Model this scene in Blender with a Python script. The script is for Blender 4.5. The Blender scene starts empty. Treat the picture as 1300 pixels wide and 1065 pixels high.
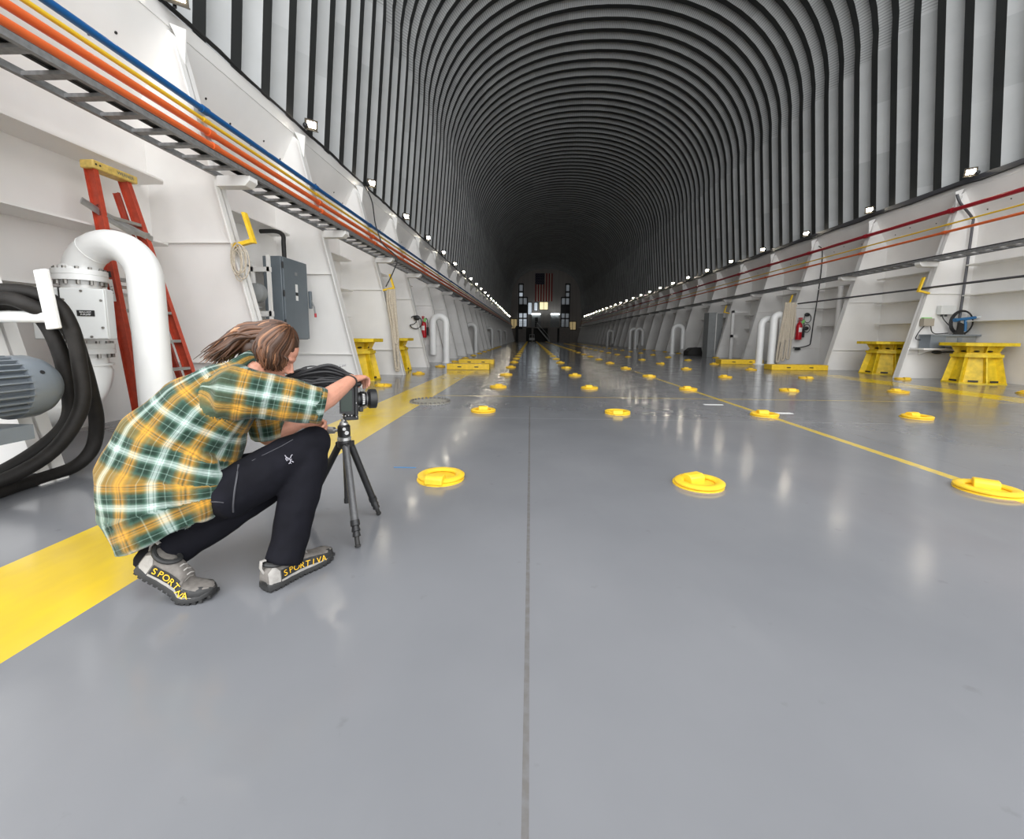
import bpy, bmesh, math, random
from mathutils import Vector, Matrix
random.seed(7)
SC = bpy.context.scene
COL = SC.collection
PI = math.pi
V = Vector

# ------------------------------------------------------------------ materials
def mat(name, col, rough=.5, metal=0., var=0., vscale=6., bump=0., bscale=40., spec=.5, emit=None, estr=0., stretch=None, coat=0.):
    m = bpy.data.materials.new(name); m.use_nodes = True
    nt = m.node_tree; N = nt.nodes; L = nt.links
    b = N['Principled BSDF']
    c = (col[0], col[1], col[2], 1)
    b.inputs['Base Color'].default_value = c
    b.inputs['Roughness'].default_value = rough
    b.inputs['Metallic'].default_value = metal
    b.inputs['Specular IOR Level'].default_value = spec
    b.inputs['Coat Weight'].default_value = coat
    if emit:
        b.inputs['Emission Color'].default_value = (*emit, 1); b.inputs['Emission Strength'].default_value = estr
    if var or bump:
        tc = N.new('ShaderNodeTexCoord'); src = tc.outputs['Object']
        if stretch:
            mp = N.new('ShaderNodeMapping'); mp.inputs['Scale'].default_value = stretch
            L.new(src, mp.inputs[0]); src = mp.outputs[0]
    if var:
        n = N.new('ShaderNodeTexNoise'); n.inputs['Scale'].default_value = vscale; n.inputs['Detail'].default_value = 5
        L.new(src, n.inputs['Vector'])
        r = N.new('ShaderNodeMapRange'); r.inputs[1].default_value = .3; r.inputs[2].default_value = .7
        r.inputs[3].default_value = 1 - var; r.inputs[4].default_value = 1 + var * .5
        L.new(n.outputs['Fac'], r.inputs[0])
        mx = N.new('ShaderNodeVectorMath'); mx.operation = 'SCALE'
        mx.inputs[0].default_value = col[:3]; L.new(r.outputs[0], mx.inputs['Scale'])
        L.new(mx.outputs[0], b.inputs['Base Color'])
    if bump:
        n2 = N.new('ShaderNodeTexNoise'); n2.inputs['Scale'].default_value = bscale; n2.inputs['Detail'].default_value = 3
        L.new(src, n2.inputs['Vector'])
        bp = N.new('ShaderNodeBump'); bp.inputs['Strength'].default_value = bump; bp.inputs['Distance'].default_value = .02
        L.new(n2.outputs['Fac'], bp.inputs['Height']); L.new(bp.outputs[0], b.inputs['Normal'])
    return m

M = {}
M['white'] = mat('white_wall_paint', (.815, .80, .775), .42, var=.07, vscale=1.3, bump=.03, bscale=3)
M['whitepipe'] = mat('white_pipe_paint', (.84, .84, .825), .3, var=.04, vscale=4)
M['whitedirty'] = mat('weathered_white_paint', (.74, .73, .70), .45, var=.15, vscale=9)
M['galv'] = mat('galvanised_steel', (.30, .31, .31), .45, metal=.55, var=.2, vscale=30)
M['tray'] = mat('cable_tray_steel', (.27, .27, .27), .5, metal=.4, var=.25, vscale=20)
M['yellow'] = mat('yellow_paint', (.86, .56, .035), .38, var=.12, vscale=14)
M['yellowold'] = mat('worn_yellow_paint', (.78, .55, .02), .5, var=.25, vscale=9, bump=.05, bscale=30)
M['yelcap'] = mat('faded_yellow_plastic', (.70, .50, .13), .55, var=.2, vscale=30)
M['orange'] = mat('orange_fibreglass', (.50, .066, .032), .45, var=.2, vscale=18)
M['porange'] = mat('orange_pipe_paint', (.74, .14, .035), .4, var=.08, vscale=8)
M['pyellow'] = mat('yellow_pipe_paint', (.80, .52, .03), .4)
M['pblue'] = mat('blue_pipe_paint', (.01, .10, .30), .35)
M['pred'] = mat('dark_red_pipe_paint', (.33, .012, .022), .35)
M['black'] = mat('black_rubber', (.018, .017, .016), .6, var=.3, vscale=30)
M['hose'] = mat('black_hose_rubber', (.016, .014, .0125), .6, var=.4, vscale=12, bump=.1, bscale=60, spec=.3)
M['dark'] = mat('dark_cable_jacket', (.02, .02, .021), .5)
M['greybox'] = mat('grey_enclosure_enamel', (.135, .16, .18), .38, var=.06, vscale=6)
M['motor'] = mat('grey_motor_enamel', (.19, .215, .24), .35, var=.08, vscale=8)
M['midgrey'] = mat('mid_grey_enamel', (.26, .27, .27), .5, var=.1)
M['boxwhite'] = mat('pale_grey_enamel', (.66, .67, .66), .4, var=.03)
M['steel'] = mat('bare_aluminium', (.55, .55, .54), .35, metal=.8, var=.15, vscale=20)
M['bolt'] = mat('bolt_steel', (.25, .24, .22), .4, metal=.8)
M['red'] = mat('red_extinguisher_paint', (.48, .01, .02), .28)
M['green'] = mat('green_tag_plastic', (.25, .62, .18), .5)
M['rope'] = mat('beige_rope', (.55, .48, .38), .85, var=.25, vscale=40, bump=.3, bscale=150)
M['labelblack'] = mat('black_label', (.012, .012, .012), .4)
M['labelwhite'] = mat('white_label', (.82, .82, .8), .45)
M['lamp'] = mat('lit_lamp_glass', (1, .95, .85), .3, emit=(1, .90, .72), estr=65)
M['lamphouse'] = mat('bronze_lamp_housing', (.07, .06, .045), .45, metal=.3)
M['screen'] = mat('dark_green_display_glass', (.02, .035, .025), .12)
M['endwall'] = mat('beige_end_wall_paint', (.42, .38, .35), .6, var=.12, vscale=1.2, stretch=(2, 1, .1))
M['blueplastic'] = mat('blue_tool_plastic', (.02, .13, .30), .4)
M['tape'] = mat('blue_tape', (.05, .2, .42), .6)
M['rail'] = mat('dark_steel_rail', (.10, .10, .11), .45, metal=.3)

# ------------------------------------------------------------------ mesh builder
class MB:
    def __init__(s): s.bm = bmesh.new(); s.mi = 0
    def _fin(s, faces):
        for f in faces: f.material_index = s.mi
    def box(s, c, d, rot=None):
        m = Matrix.Translation(V(c)) @ (rot.to_4x4() if rot else Matrix()) @ Matrix.Diagonal((d[0], d[1], d[2], 1))
        r = bmesh.ops.create_cube(s.bm, size=1, matrix=m)
        s._fin({f for v in r['verts'] for f in v.link_faces}); return s
    def bb(s, a, b):
        return s.box([(a[i] + b[i]) / 2 for i in range(3)], [abs(b[i] - a[i]) for i in range(3)])
    def tube(s, pts, r, seg=10, cap=True, up=None, closed=False):
        """sweep; r is number | list | list of (ra, rb)"""
        pts = [V(p) for p in pts]; n = len(pts)
        if not isinstance(r, (list, tuple)): r = [r] * n
        rings = []; prev = None
        for i, p in enumerate(pts):
            if closed: t = (pts[(i + 1) % n] - pts[i - 1])
            else: t = (pts[min(i + 1, n - 1)] - pts[max(i - 1, 0)])
            t.normalize()
            if prev is None:
                u = V(up) if up else (V((0, 0, 1)) if abs(t.z) < .9 else V((1, 0, 0)))
            else: u = prev
            if up: u = V(up)
            u = u - t * u.dot(t)
            if u.length < 1e-5: u = t.orthogonal()
            u.normalize(); prev = u; w = t.cross(u)
            ra, rb = r[i] if isinstance(r[i], (list, tuple)) else (r[i], r[i])
            rings.append([s.bm.verts.new(p + u * (ra * math.cos(2 * PI * k / seg)) + w * (rb * math.sin(2 * PI * k / seg))) for k in range(seg)])
        fs = []
        rng = range(n) if closed else range(n - 1)
        for i in rng:
            A = rings[i]; B = rings[(i + 1) % n]
            for k in range(seg):
                fs.append(s.bm.faces.new((A[k], A[(k + 1) % seg], B[(k + 1) % seg], B[k])))
        if cap and not closed:
            fs.append(s.bm.faces.new(rings[0][::-1])); fs.append(s.bm.faces.new(rings[-1]))
        s._fin(fs); return s
    def cyl(s, a, b, r0, r1=None, seg=20):
        return s.tube([a, b], [r0, r0 if r1 is None else r1], seg)
    def lathe(s, prof, o=(0, 0, 0), ax='z', seg=24):
        """prof: list of (radius, height)"""
        o = V(o); rings = []
        for r, h in prof:
            ring = []
            for k in range(seg):
                a = 2 * PI * k / seg
                x, y = r * math.cos(a), r * math.sin(a)
                q = {'z': (x, y, h), 'y': (x, h, y), 'x': (h, x, y)}[ax]
                ring.append(s.bm.verts.new(o + V(q)))
            rings.append(ring)
        fs = []
        for A, B in zip(rings, rings[1:]):
            for k in range(seg): fs.append(s.bm.faces.new((A[k], A[(k + 1) % seg], B[(k + 1) % seg], B[k])))
        fs.append(s.bm.faces.new(rings[0][::-1])); fs.append(s.bm.faces.new(rings[-1]))
        s._fin(fs); bmesh.ops.recalc_face_normals(s.bm, faces=fs); return s
    def prism(s, poly, vec):
        """closed polygon (3D pts) extruded by vec"""
        vec = V(vec)
        A = [s.bm.verts.new(V(p)) for p in poly]; B = [s.bm.verts.new(V(p) + vec) for p in poly]
        n = len(A); fs = [s.bm.faces.new(A), s.bm.faces.new(B[::-1])]
        for k in range(n): fs.append(s.bm.faces.new((A[k], B[k], B[(k + 1) % n], A[(k + 1) % n])))
        s._fin(fs); bmesh.ops.recalc_face_normals(s.bm, faces=fs); return s
    def ball(s, c, r, seg=16, rot=None):
        d = r if isinstance(r, (list, tuple)) else (r, r, r)
        m = Matrix.Translation(V(c)) @ (rot.to_4x4() if rot else Matrix()) @ Matrix.Diagonal((*d, 1))
        q = bmesh.ops.create_uvsphere(s.bm, u_segments=seg, v_segments=max(6, seg // 2), radius=1, matrix=m)
        s._fin({f for v in q['verts'] for f in v.link_faces}); return s
    def mesh(s, name, mats, smooth=True, ang=38):
        me = bpy.data.meshes.new(name)
        bmesh.ops.recalc_face_normals(s.bm, faces=s.bm.faces[:])
        s.bm.to_mesh(me); s.bm.free()
        for m in (mats if isinstance(mats, (list, tuple)) else [mats]): me.materials.append(m)
        if smooth:
            me.polygons.foreach_set('use_smooth', [True] * len(me.polygons))
            me.set_sharp_from_angle(angle=math.radians(ang))
        return me
    def obj(s, name, mats, parent=None, bevel=0, loc=None, **k):
        o = link(name, s.mesh(name, mats, **k), parent)
        if loc: o.location = loc
        if bevel:
            b = o.modifiers.new('bevel', 'BEVEL'); b.width = bevel; b.segments = 2; b.limit_method = 'ANGLE'
            b.harden_normals = False
        return o

def link(name, me, parent=None):
    o = bpy.data.objects.new(name, me); COL.objects.link(o)
    if parent: o.parent = parent
    return o
def tag(o, label=None, cat=None, group=None, kind=None):
    if label: o['label'] = label
    if cat: o['category'] = cat
    if group: o['group'] = group
    if kind: o['kind'] = kind
    return o
def thing(name, label, cat, loc=(0, 0, 0), rz=0, group=None):
    o = bpy.data.objects.new(name, None); COL.objects.link(o); o.empty_display_size = .1
    o.location = loc; o.rotation_euler = (0, 0, rz)
    return tag(o, label, cat, group)
def dup(root, loc=None, rz=None, label=None, parent=None):
    r = root.copy(); COL.objects.link(r)
    if loc is not None: r.location = loc
    if rz is not None: r.rotation_euler = (0, 0, rz)
    if label: r['label'] = label
    if parent: r.parent = parent
    for ch in root.children:
        dupc(ch, r)
    return r
def dupc(ch, r):
    c = ch.copy(); COL.objects.link(c); c.parent = r
    for g in ch.children: dupc(g, c)
def arc(c, r, a0, a1, n, e1, e2):
    c = V(c); e1 = V(e1); e2 = V(e2)
    return [c + e1 * (r * math.cos(a0 + (a1 - a0) * i / n)) + e2 * (r * math.sin(a0 + (a1 - a0) * i / n)) for i in range(n + 1)]
def smoothpts(pts, n=6):
    """Catmull-Rom"""
    P = [V(p) for p in pts]; out = []
    for i in range(len(P) - 1):
        p0 = P[max(i - 1, 0)]; p1 = P[i]; p2 = P[i + 1]; p3 = P[min(i + 2, len(P) - 1)]
        for k in range(n):
            t = k / n
            out.append(.5 * ((2 * p1) + (p2 - p0) * t + (2 * p0 - 5 * p1 + 4 * p2 - p3) * t * t + (3 * p1 - p0 - 3 * p2 + p3) * t ** 3))
    out.append(P[-1]); return out
def text_obj(name, s, size, m, parent, M4, depth=.0015, spacing=1.0):
    cu = bpy.data.curves.new('tmp', 'FONT'); cu.body = s; cu.size = size; cu.extrude = depth; cu.align_x = 'CENTER'; cu.align_y = 'CENTER'
    cu.space_character = spacing
    to = bpy.data.objects.new('tmp', cu); COL.objects.link(to)
    dg = bpy.context.evaluated_depsgraph_get()
    me = bpy.data.meshes.new_from_object(to.evaluated_get(dg)); me.name = name
    bpy.data.objects.remove(to); bpy.data.curves.remove(cu)
    me.transform(M4); me.materials.clear(); me.materials.append(m)
    return link(name, me, parent)
def frame(o, x, z):
    """matrix whose local X runs along x, local Z (text normal) along z, at o"""
    x = V(x).normalized(); z = V(z).normalized(); y = z.cross(x).normalized(); x = y.cross(z)
    m = Matrix((x, y, z)).transposed().to_4x4(); m.translation = V(o); return m

# ------------------------------------------------------------------ hall dimensions
CX = 3.12; BAY = 2.63
YL0 = 5.2; YR0 = 11.1           # first fully seen web frame on each side
Y0 = .5; Y1 = 88.0
FOOT = 6.33; SL = .23; SHELL = 7.9; LIP = 7.48; ZL = 4.81

# ------------------------------------------------------------------ camera
cam = bpy.data.cameras.new('camera'); co = bpy.data.objects.new('view_camera', cam); COL.objects.link(co)
cam.sensor_fit = 'HORIZONTAL'; cam.sensor_width = 36; cam.lens = 36 * 526 / 1300
cam.shift_y = -45 / 1300
cam.clip_start = .05; cam.clip_end = 300
TH, PH, RO = math.radians(2.49), math.radians(6.56), math.radians(.4)
co.matrix_world = Matrix.Translation((0, 0, 1)) @ (Matrix.Rotation(TH, 4, 'Z') @ Matrix.Rotation(PI / 2 - PH, 4, 'X') @ Matrix.Rotation(RO, 4, 'Z'))
SC.camera = co

# ------------------------------------------------------------------ light: overcast sky through the open end
w = bpy.data.worlds.new('overcast'); SC.world = w; w.use_nodes = True
WN = w.node_tree.nodes; WL = w.node_tree.links
bg = WN['Background']; bg.inputs[0].default_value = (.97, .985, 1, 1); bg.inputs[1].default_value = 3.8
pl = bpy.data.lights.new('opening_portal', 'AREA'); pl.shape = 'RECTANGLE'; pl.size = 16.4; pl.size_y = 16
pl.cycles.is_portal = True
po = bpy.data.objects.new('opening_portal', pl); COL.objects.link(po)
po.location = (CX, Y0 - .05, 7.6); po.rotation_euler = (PI / 2, 0, 0)   # faces into the hall
SC.view_settings.view_transform = 'Standard'; SC.view_settings.look = 'None'
SC.view_settings.exposure = 0.0
SC.cycles.use_denoising = True
SC.cycles.max_bounces = 8; SC.cycles.diffuse_bounces = 5; SC.cycles.glossy_bounces = 4
SC.cycles.sample_clamp_indirect = 6
SC.cycles.caustics_reflective = False; SC.cycles.caustics_refractive = False

# ------------------------------------------------------------------ floor
def floor_material():
    m = bpy.data.materials.new('painted_deck'); m.use_nodes = True
    nt = m.node_tree; N = nt.nodes; L = nt.links; b = N['Principled BSDF']
    tc = N.new('ShaderNodeTexCoord'); sp = N.new('ShaderNodeSeparateXYZ'); L.new(tc.outputs['Object'], sp.inputs[0])
    X, Y = sp.outputs[0], sp.outputs[1]
    def math_(op, a, bb=None, c=None):
        n = N.new('ShaderNodeMath'); n.operation = op
        for i, q in enumerate((a, bb, c)):
            if q is None: continue
            if isinstance(q, (int, float)): n.inputs[i].default_value = q
            else: L.new(q, n.inputs[i])
        return n.outputs[0]
    def band(c, a, bb): return math_('COMPARE', c, (a + bb) / 2, (bb - a) / 2)
    def mul(*a):
        o = a[0]
        for q in a[1:]: o = math_('MULTIPLY', o, q)
        return o
    def mx(*a):
        o = a[0]
        for q in a[1:]: o = math_('MAXIMUM', o, q)
        return o
    def noise(scale, det=4, stretch=None):
        n = N.new('ShaderNodeTexNoise'); n.inputs['Scale'].default_value = scale; n.inputs['Detail'].default_value = det
        if stretch:
            mp = N.new('ShaderNodeMapping'); mp.inputs['Scale'].default_value = stretch; L.new(tc.outputs['Object'], mp.inputs[0]); L.new(mp.outputs[0], n.inputs[0])
        else: L.new(tc.outputs['Object'], n.inputs[0])
        return n.outputs['Fac']
    def mix(f, a, bb):
        n = N.new('ShaderNodeMix'); n.data_type = 'RGBA'
        if isinstance(f, float): n.inputs[0].default_value = f
        else: L.new(f, n.inputs[0])
        for i, q in ((6, a), (7, bb)):
            if isinstance(q, tuple): n.inputs[i].default_value = (*q, 1)
            else: L.new(q, n.inputs[i])
        return n.outputs[2]
    def rng(v, a, bb, c=0., d=1.):
        n = N.new('ShaderNodeMapRange'); L.new(v, n.inputs[0])
        for i, q in enumerate((a, bb, c, d)): n.inputs[i + 1].default_value = q
        return n.outputs[0]
    base = mix(rng(noise(.9, 5), .3, .7), (.178, .183, .196), (.215, .219, .232))
    base = mix(mul(rng(noise(3, 6, (1, .35, 1)),   .58, .76), .15), base, (.27, .272, .28))      # scuffs
    base = mix(mul(rng(noise(9, 6), .68, .78), .4), base, (.10, .10, .10))                     # dark specks
    ylw = mix(rng(noise(5, 5, (1, .4, 1)), .35, .72), (.74, .52, .035), (.60, .42, .055))
    wide = mx(mul(band(X, -2.26, -1.6), band(Y, -3, 11.8)), mul(band(X, 7.84, 8.5), band(Y, -3, 11.8)))
    thin = mx(mul(band(X, 3.045, 3.13), band(Y, -3, 60)), mul(band(Y, 6.86, 6.9), band(X, -2, 9)), mul(band(Y, 11.55, 11.66), band(X, -2.3, -.95)),
              mul(band(Y, 10.75, 10.82), mx(band(X, -2.0, -1.2), band(X, 7.0, 8.6))))
    thinf = mul(thin, rng(noise(14, 4), .3, .5, .55, 1.))
    base = mix(wide, base, ylw); base = mix(thinf, base, (.66, .47, .06))
    pale = mul(mx(band(Y, 10.38, 10.43), band(Y, 5.02, 5.035), band(Y, 9.5, 9.515)), .45)
    base = mix(pale, base, (.40, .41, .42))
    seam = mx(mul(band(X, -.007, .009), .7), mul(band(X, 3.42, 3.428), .4), mul(band(X, -3.0, -2.994), .3), mul(band(Y, 7.755, 7.765), .35))
    base = mix(mul(seam, rng(noise(30, 3), .3, .6, .5, 1.)), base, (.12, .108, .095))
    L.new(base, b.inputs['Base Color'])
    r = math_('ADD', rng(noise(2.2, 6), .3, .7, .10, .20), mul(rng(noise(9, 6, (1, .3, 1)), .5, .8), .06))
    L.new(r, b.inputs['Roughness'])
    b.inputs['Specular IOR Level'].default_value = .5
    bp = N.new('ShaderNodeBump'); bp.inputs['Strength'].default_value = .06; bp.inputs['Distance'].default_value = .02
    L.new(noise(1.6, 3), bp.inputs['Height']); L.new(bp.outputs[0], b.inputs['Normal'])
    return m
f = MB(); f.bb((CX - SHELL - .1, Y0 - 6, -.2), (CX + SHELL + .1, Y1 + .2, 0))
tag(f.obj('floor', floor_material()), kind='structure')

# ------------------------------------------------------------------ arched corrugated roof
def arch_pt(t):
    """t in 0..1 from left ledge over the crown to the right; returns (x offset from CX, z, nx, nz)"""
    pass
def arch_curve(off):
    """outline with outward offset; straight leaning walls then an elliptical vault"""
    zt, lean, apex = 9.4, .092, 14.9
    pts = []
    for i in range(9):
        z = ZL + (zt - ZL) * i / 8
        pts.append((-(LIP + .03 - lean * (z - ZL)) - off, z))
    a = LIP + .03 - lean * (zt - ZL); h = apex - zt
    n = 30
    for i in range(1, n):
        th = PI * i / n
        c, s_ = math.cos(th), math.sin(th)
        ex = 2 / 2.15
        x = -a * math.copysign(abs(c) ** ex, c); z = zt + h * abs(s_) ** ex
        pts.append((x - off * c, z + off * s_))
    left = pts[:9]
    return pts + [(-x, z) for x, z in left[::-1]]
def arch_mesh():
    bm = bmesh.new(); uv = bm.loops.layers.uv.new('UVMap')
    p = .683; prof = []
    k = 0; y = Y0
    dep = .26
    ybase = 4.93 - 12 * p
    while ybase < Y0: ybase += p
    while ybase + p < Y1 + .6:
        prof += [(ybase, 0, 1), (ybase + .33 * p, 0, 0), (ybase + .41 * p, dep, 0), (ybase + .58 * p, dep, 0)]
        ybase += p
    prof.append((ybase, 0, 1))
    c0 = arch_curve(0); c1 = arch_curve(dep)
    u = [0]
    for a, b_ in zip(c0, c0[1:]): u.append(u[-1] + math.hypot(b_[0] - a[0], b_[1] - a[1]))
    rows = []
    for (y, d, _) in prof:
        cc = c1 if d else c0
        rows.append([bm.verts.new((CX + x, y, z)) for x, z in cc])
    for i in range(len(prof) - 1):
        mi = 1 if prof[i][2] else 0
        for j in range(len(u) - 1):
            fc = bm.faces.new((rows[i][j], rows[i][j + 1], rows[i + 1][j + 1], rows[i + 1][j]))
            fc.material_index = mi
            for lp, (jj, ii) in zip(fc.loops, ((j, i), (j + 1, i), (j + 1, i + 1), (j, i + 1))):
                lp[uv].uv = (u[jj], prof[ii][0])
    me = bpy.data.meshes.new('ceiling'); bm.to_mesh(me); bm.free()
    return me, u[-1]
def arch_material(name, col, total, ribs):
    m = bpy.data.materials.new(name); m.use_nodes = True; nt = m.node_tree; N = nt.nodes; L = nt.links; b = N['Principled BSDF']
    uvn = N.new('ShaderNodeUVMap'); sp = N.new('ShaderNodeSeparateXYZ'); L.new(uvn.outputs[0], sp.inputs[0])
    def mth(op, a, bb=None, c=None):
        n = N.new('ShaderNodeMath'); n.operation = op
        for i, q in enumerate((a, bb, c)):
            if q is None: continue
            if isinstance(q, (int, float)): n.inputs[i].default_value = q
            else: L.new(q, n.inputs[i])
        return n.outputs[0]
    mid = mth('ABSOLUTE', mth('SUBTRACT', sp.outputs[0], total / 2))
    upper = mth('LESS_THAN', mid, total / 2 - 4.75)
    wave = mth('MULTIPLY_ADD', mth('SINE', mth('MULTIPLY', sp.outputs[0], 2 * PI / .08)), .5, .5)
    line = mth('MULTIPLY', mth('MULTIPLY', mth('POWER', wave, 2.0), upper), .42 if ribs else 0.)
    # sheet-to-sheet tone changes along the arc
    fl = mth('FLOOR', mth('DIVIDE', sp.outputs[0], 1.45)); fy = mth('FLOOR', mth('MULTIPLY_ADD', sp.outputs[1], 1 / .683, .3))
    wn = N.new('ShaderNodeTexWhiteNoise'); wn.noise_dimensions = '2D'
    cb = N.new('ShaderNodeCombineXYZ'); L.new(fl, cb.inputs[0]); L.new(fy, cb.inputs[1]); L.new(cb.outputs[0], wn.inputs['Vector'])
    tc = N.new('ShaderNodeTexCoord'); n = N.new('ShaderNodeTexNoise'); n.inputs['Scale'].default_value = 1.6; n.inputs['Detail'].default_value = 6
    L.new(tc.outputs['Object'], n.inputs[0])
    tone = mth('ADD', mth('MULTIPLY', wn.outputs['Value'], .22), mth('MULTIPLY', n.outputs['Fac'], .3))
    tone = mth('ADD', tone, .72)
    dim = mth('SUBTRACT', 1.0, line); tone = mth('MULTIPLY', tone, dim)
    sc = N.new('ShaderNodeVectorMath'); sc.operation = 'SCALE'; sc.inputs[0].default_value = col; L.new(tone, sc.inputs['Scale'])
    L.new(sc.outputs[0], b.inputs['Base Color'])
    b.inputs['Roughness'].default_value = .6; b.inputs['Metallic'].default_value = .0
    return m
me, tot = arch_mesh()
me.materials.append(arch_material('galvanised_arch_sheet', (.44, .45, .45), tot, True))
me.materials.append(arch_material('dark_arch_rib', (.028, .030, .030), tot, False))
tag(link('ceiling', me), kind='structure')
# plain outer skin behind the corrugation, closes the hall against the sky
sk = MB(); cs = arch_curve(.34)
for i in range(len(cs) - 1):
    pass
o_ = [(CX + x, Y0, z) for x, z in arch_curve(.36)]
i_ = [(CX + x, Y0, z) for x, z in arch_curve(.32)]
bmv = sk.bm
ro = [bmv.verts.new(q) for q in o_]; r1 = [bmv.verts.new((q[0], Y1 + .7, q[2])) for q in o_]
for i in range(len(ro) - 1): bmv.faces.new((ro[i], ro[i + 1], r1[i + 1], r1[i]))
tag(sk.obj('trim_1', M['galv']), kind='structure')

# ------------------------------------------------------------------ side walls with web frames, stringers and ledge
def build_wall(side, name, ys, nb, skip=0):
    s = -1 if side == 'L' else 1
    X = lambda d: CX + s * d
    wm = MB(); wm.bb((X(SHELL), Y0, 0), (X(SHELL + .12), Y1, ZL + .02))
    W = tag(wm.obj(name, M['white']), kind='structure')
    # ledge: top plate, lip and sloping soffit
    lg = MB()
    lg.prism([(X(LIP), Y0, ZL - .03), (X(SHELL + .1), Y0, ZL - .03), (X(SHELL + .1), Y0, ZL), (X(LIP), Y0, ZL)], (0, Y1 - Y0, 0))
    lg.prism([(X(LIP - .012), Y0, ZL - .17), (X(LIP + .012), Y0, ZL - .17), (X(LIP + .012), Y0, ZL + .02), (X(LIP - .012), Y0, ZL + .02)], (0, Y1 - Y0, 0))
    lg.prism([(X(LIP), Y0, ZL - .17), (X(SHELL), Y0, 3.85), (X(SHELL), Y0, 3.82), (X(LIP), Y0, ZL - .2)], (0, Y1 - Y0, 0))
    lo = lg.obj('ledge', M['white'], W)
    hb = MB()
    for k in range(60):
        y = 2.2 + k * .42 + .1 * (k % 3)
        t = .45 + .2 * ((k * 7) % 3) / 2
        p = V((X(LIP + .0 + (SHELL - LIP) * t), y, ZL - .2 + (3.82 - ZL + .2) * t))
        nrm = V((-s * .88, 0, -.45)).normalized()
        hb.cyl(p - nrm * .004, p + nrm * .006, .016, seg=8)
    hb.obj('bolt_holes', M['dark'], lo)['kind'] = 'stuff'
    # one web frame: tapered plate, flange, tray arm, two plate stiffeners; local y = 0 at the plate
    ft = FOOT; tp = FOOT + SL * 4.5
    wb = MB(); wb.prism([(X(ft), 0, 0), (X(SHELL), 0, 0), (X(SHELL), 0, 3.9), (X(LIP + .02), 0, 4.62), (X(tp), 0, 4.5)], (0, .02, 0))
    w0 = wb.obj('web_frame', M['white'], W)
    fl = MB(); fl.prism([(X(ft), -.075, 0), (X(ft + .02), -.075, 0), (X(tp + .02), -.075, 4.5), (X(tp), -.075, 4.5)], (0, .17, 0))
    fl.prism([(X(tp - .05), .0, 4.1), (X(tp + .01), .0, 4.5), (X(LIP - .02), 0, 4.68), (X(LIP - .22), 0, 4.6)], (0, .016, 0))
    fl.obj('flange', M['white'], w0)
    za = 2.86; xa = FOOT + SL * za
    ar = MB(); ar.prism([(X(xa + .02), -.07, za - .06), (X(xa - .38), -.07, za - .06), (X(xa - .44), -.07, za), (X(xa - .44), -.07, za + .06), (X(xa + .02), -.07, za + .06)], (0, .15, 0))
    ar.obj('tray_arm', M['white'], w0)
    for z in (2.14, .64):
        st = MB(); st.bb((X(FOOT + SL * z + .02), -.045, z - .008), (X(SHELL), 0, z + .008)); st.obj('stiffener', M['white'], w0)
    sg = []
    for z, d in ((2.81, .40), (2.08, .40), (1.45, .33)):
        q = MB(); q.prism([(X(SHELL), .12, z - .01), (X(SHELL - d + .1), .12, z - .01), (X(SHELL - d + .02), .2, z - .01), (X(SHELL - d), .34, z - .01),
                           (X(SHELL - d), BAY - .34, z - .01), (X(SHELL - d + .02), BAY - .2, z - .01), (X(SHELL - d + .1), BAY - .12, z - .01), (X(SHELL), BAY - .12, z - .01)], (0, 0, .02))
        so = q.obj('stringer', M['white'], W); sg.append(so)
    for k in range(nb):
        y = ys + k * BAY
        if k > skip: dup(w0, loc=(0, y, 0), parent=W)
        elif k == skip: w0.location = (0, y, 0)
        for so in sg:
            if k: c = so.copy(); COL.objects.link(c)
            else: c = so
            c.parent = W; c.location = (0, y, 0)
    return W
NL = 32; NR = 31
WLft = build_wall('L', 'wall_left', YL0 - 2 * BAY, 33, 1)
WRgt = build_wall('R', 'wall_right', YR0 - 3 * BAY, 32, 3)

# ------------------------------------------------------------------ pipes, trays and cables along the walls
YLs = [YL0 + k * BAY for k in range(-2, 31)]; YRs = [YR0 + k * BAY for k in range(-3, 29)]
def xl(z): return CX - FOOT - SL * z
def xr(z): return CX + FOOT + SL * z
def wallpipe(name, label, x, z, r, m, ys, couple):
    b = MB(); b.tube([(x, Y0 + .5, z), (x, Y1 - 1, z)], r, 12)
    for y in ys[::1]:
        b.tube([(x, y - .05, z), (x, y + .05, z)], r * 1.28, 12)
    tag(b.obj(name, m), label, 'pipe')
wallpipe('service_pipe', 'blue service pipe, topmost of the four pipes on the left wall', xl(3.7) + .075, 3.7, .036, M['pblue'], YLs, 1)
wallpipe('service_pipe', 'thin yellow pipe just below the blue pipe on the left wall', xl(3.575) + .06, 3.575, .022, M['pyellow'], YLs, 1)
wallpipe('service_pipe', 'upper of the two orange pipes along the left wall', xl(3.43) + .07, 3.43, .038, M['porange'], YLs, 1)
wallpipe('service_pipe', 'lower orange pipe running right above the left cable tray', xl(3.27) + .07, 3.27, .038, M['porange'], YLs, 1)
wallpipe('service_pipe', 'dark red pipe, topmost pipe along the right wall', xr(4.15) - .085, 4.15, .05, M['pred'], YRs, 1)
wallpipe('service_pipe', 'thin yellow pipe below the dark red pipe on the right wall', xr(3.82) - .06, 3.82, .02, M['pyellow'], YRs, 1)
wallpipe('service_pipe', 'orange pipe above the cable tray on the right wall', xr(3.63) - .07, 3.63, .032, M['porange'], YRs, 1)
b = MB(); b.tube([(xr(2.28) - .05, 7.2, 2.28), (xr(2.28) - .05, 16.1, 2.28)], .026, 10)
tag(b.obj('conduit_pipe', M['rail']), 'grey conduit running low under the cable tray at the near right wall', 'pipe')

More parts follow.
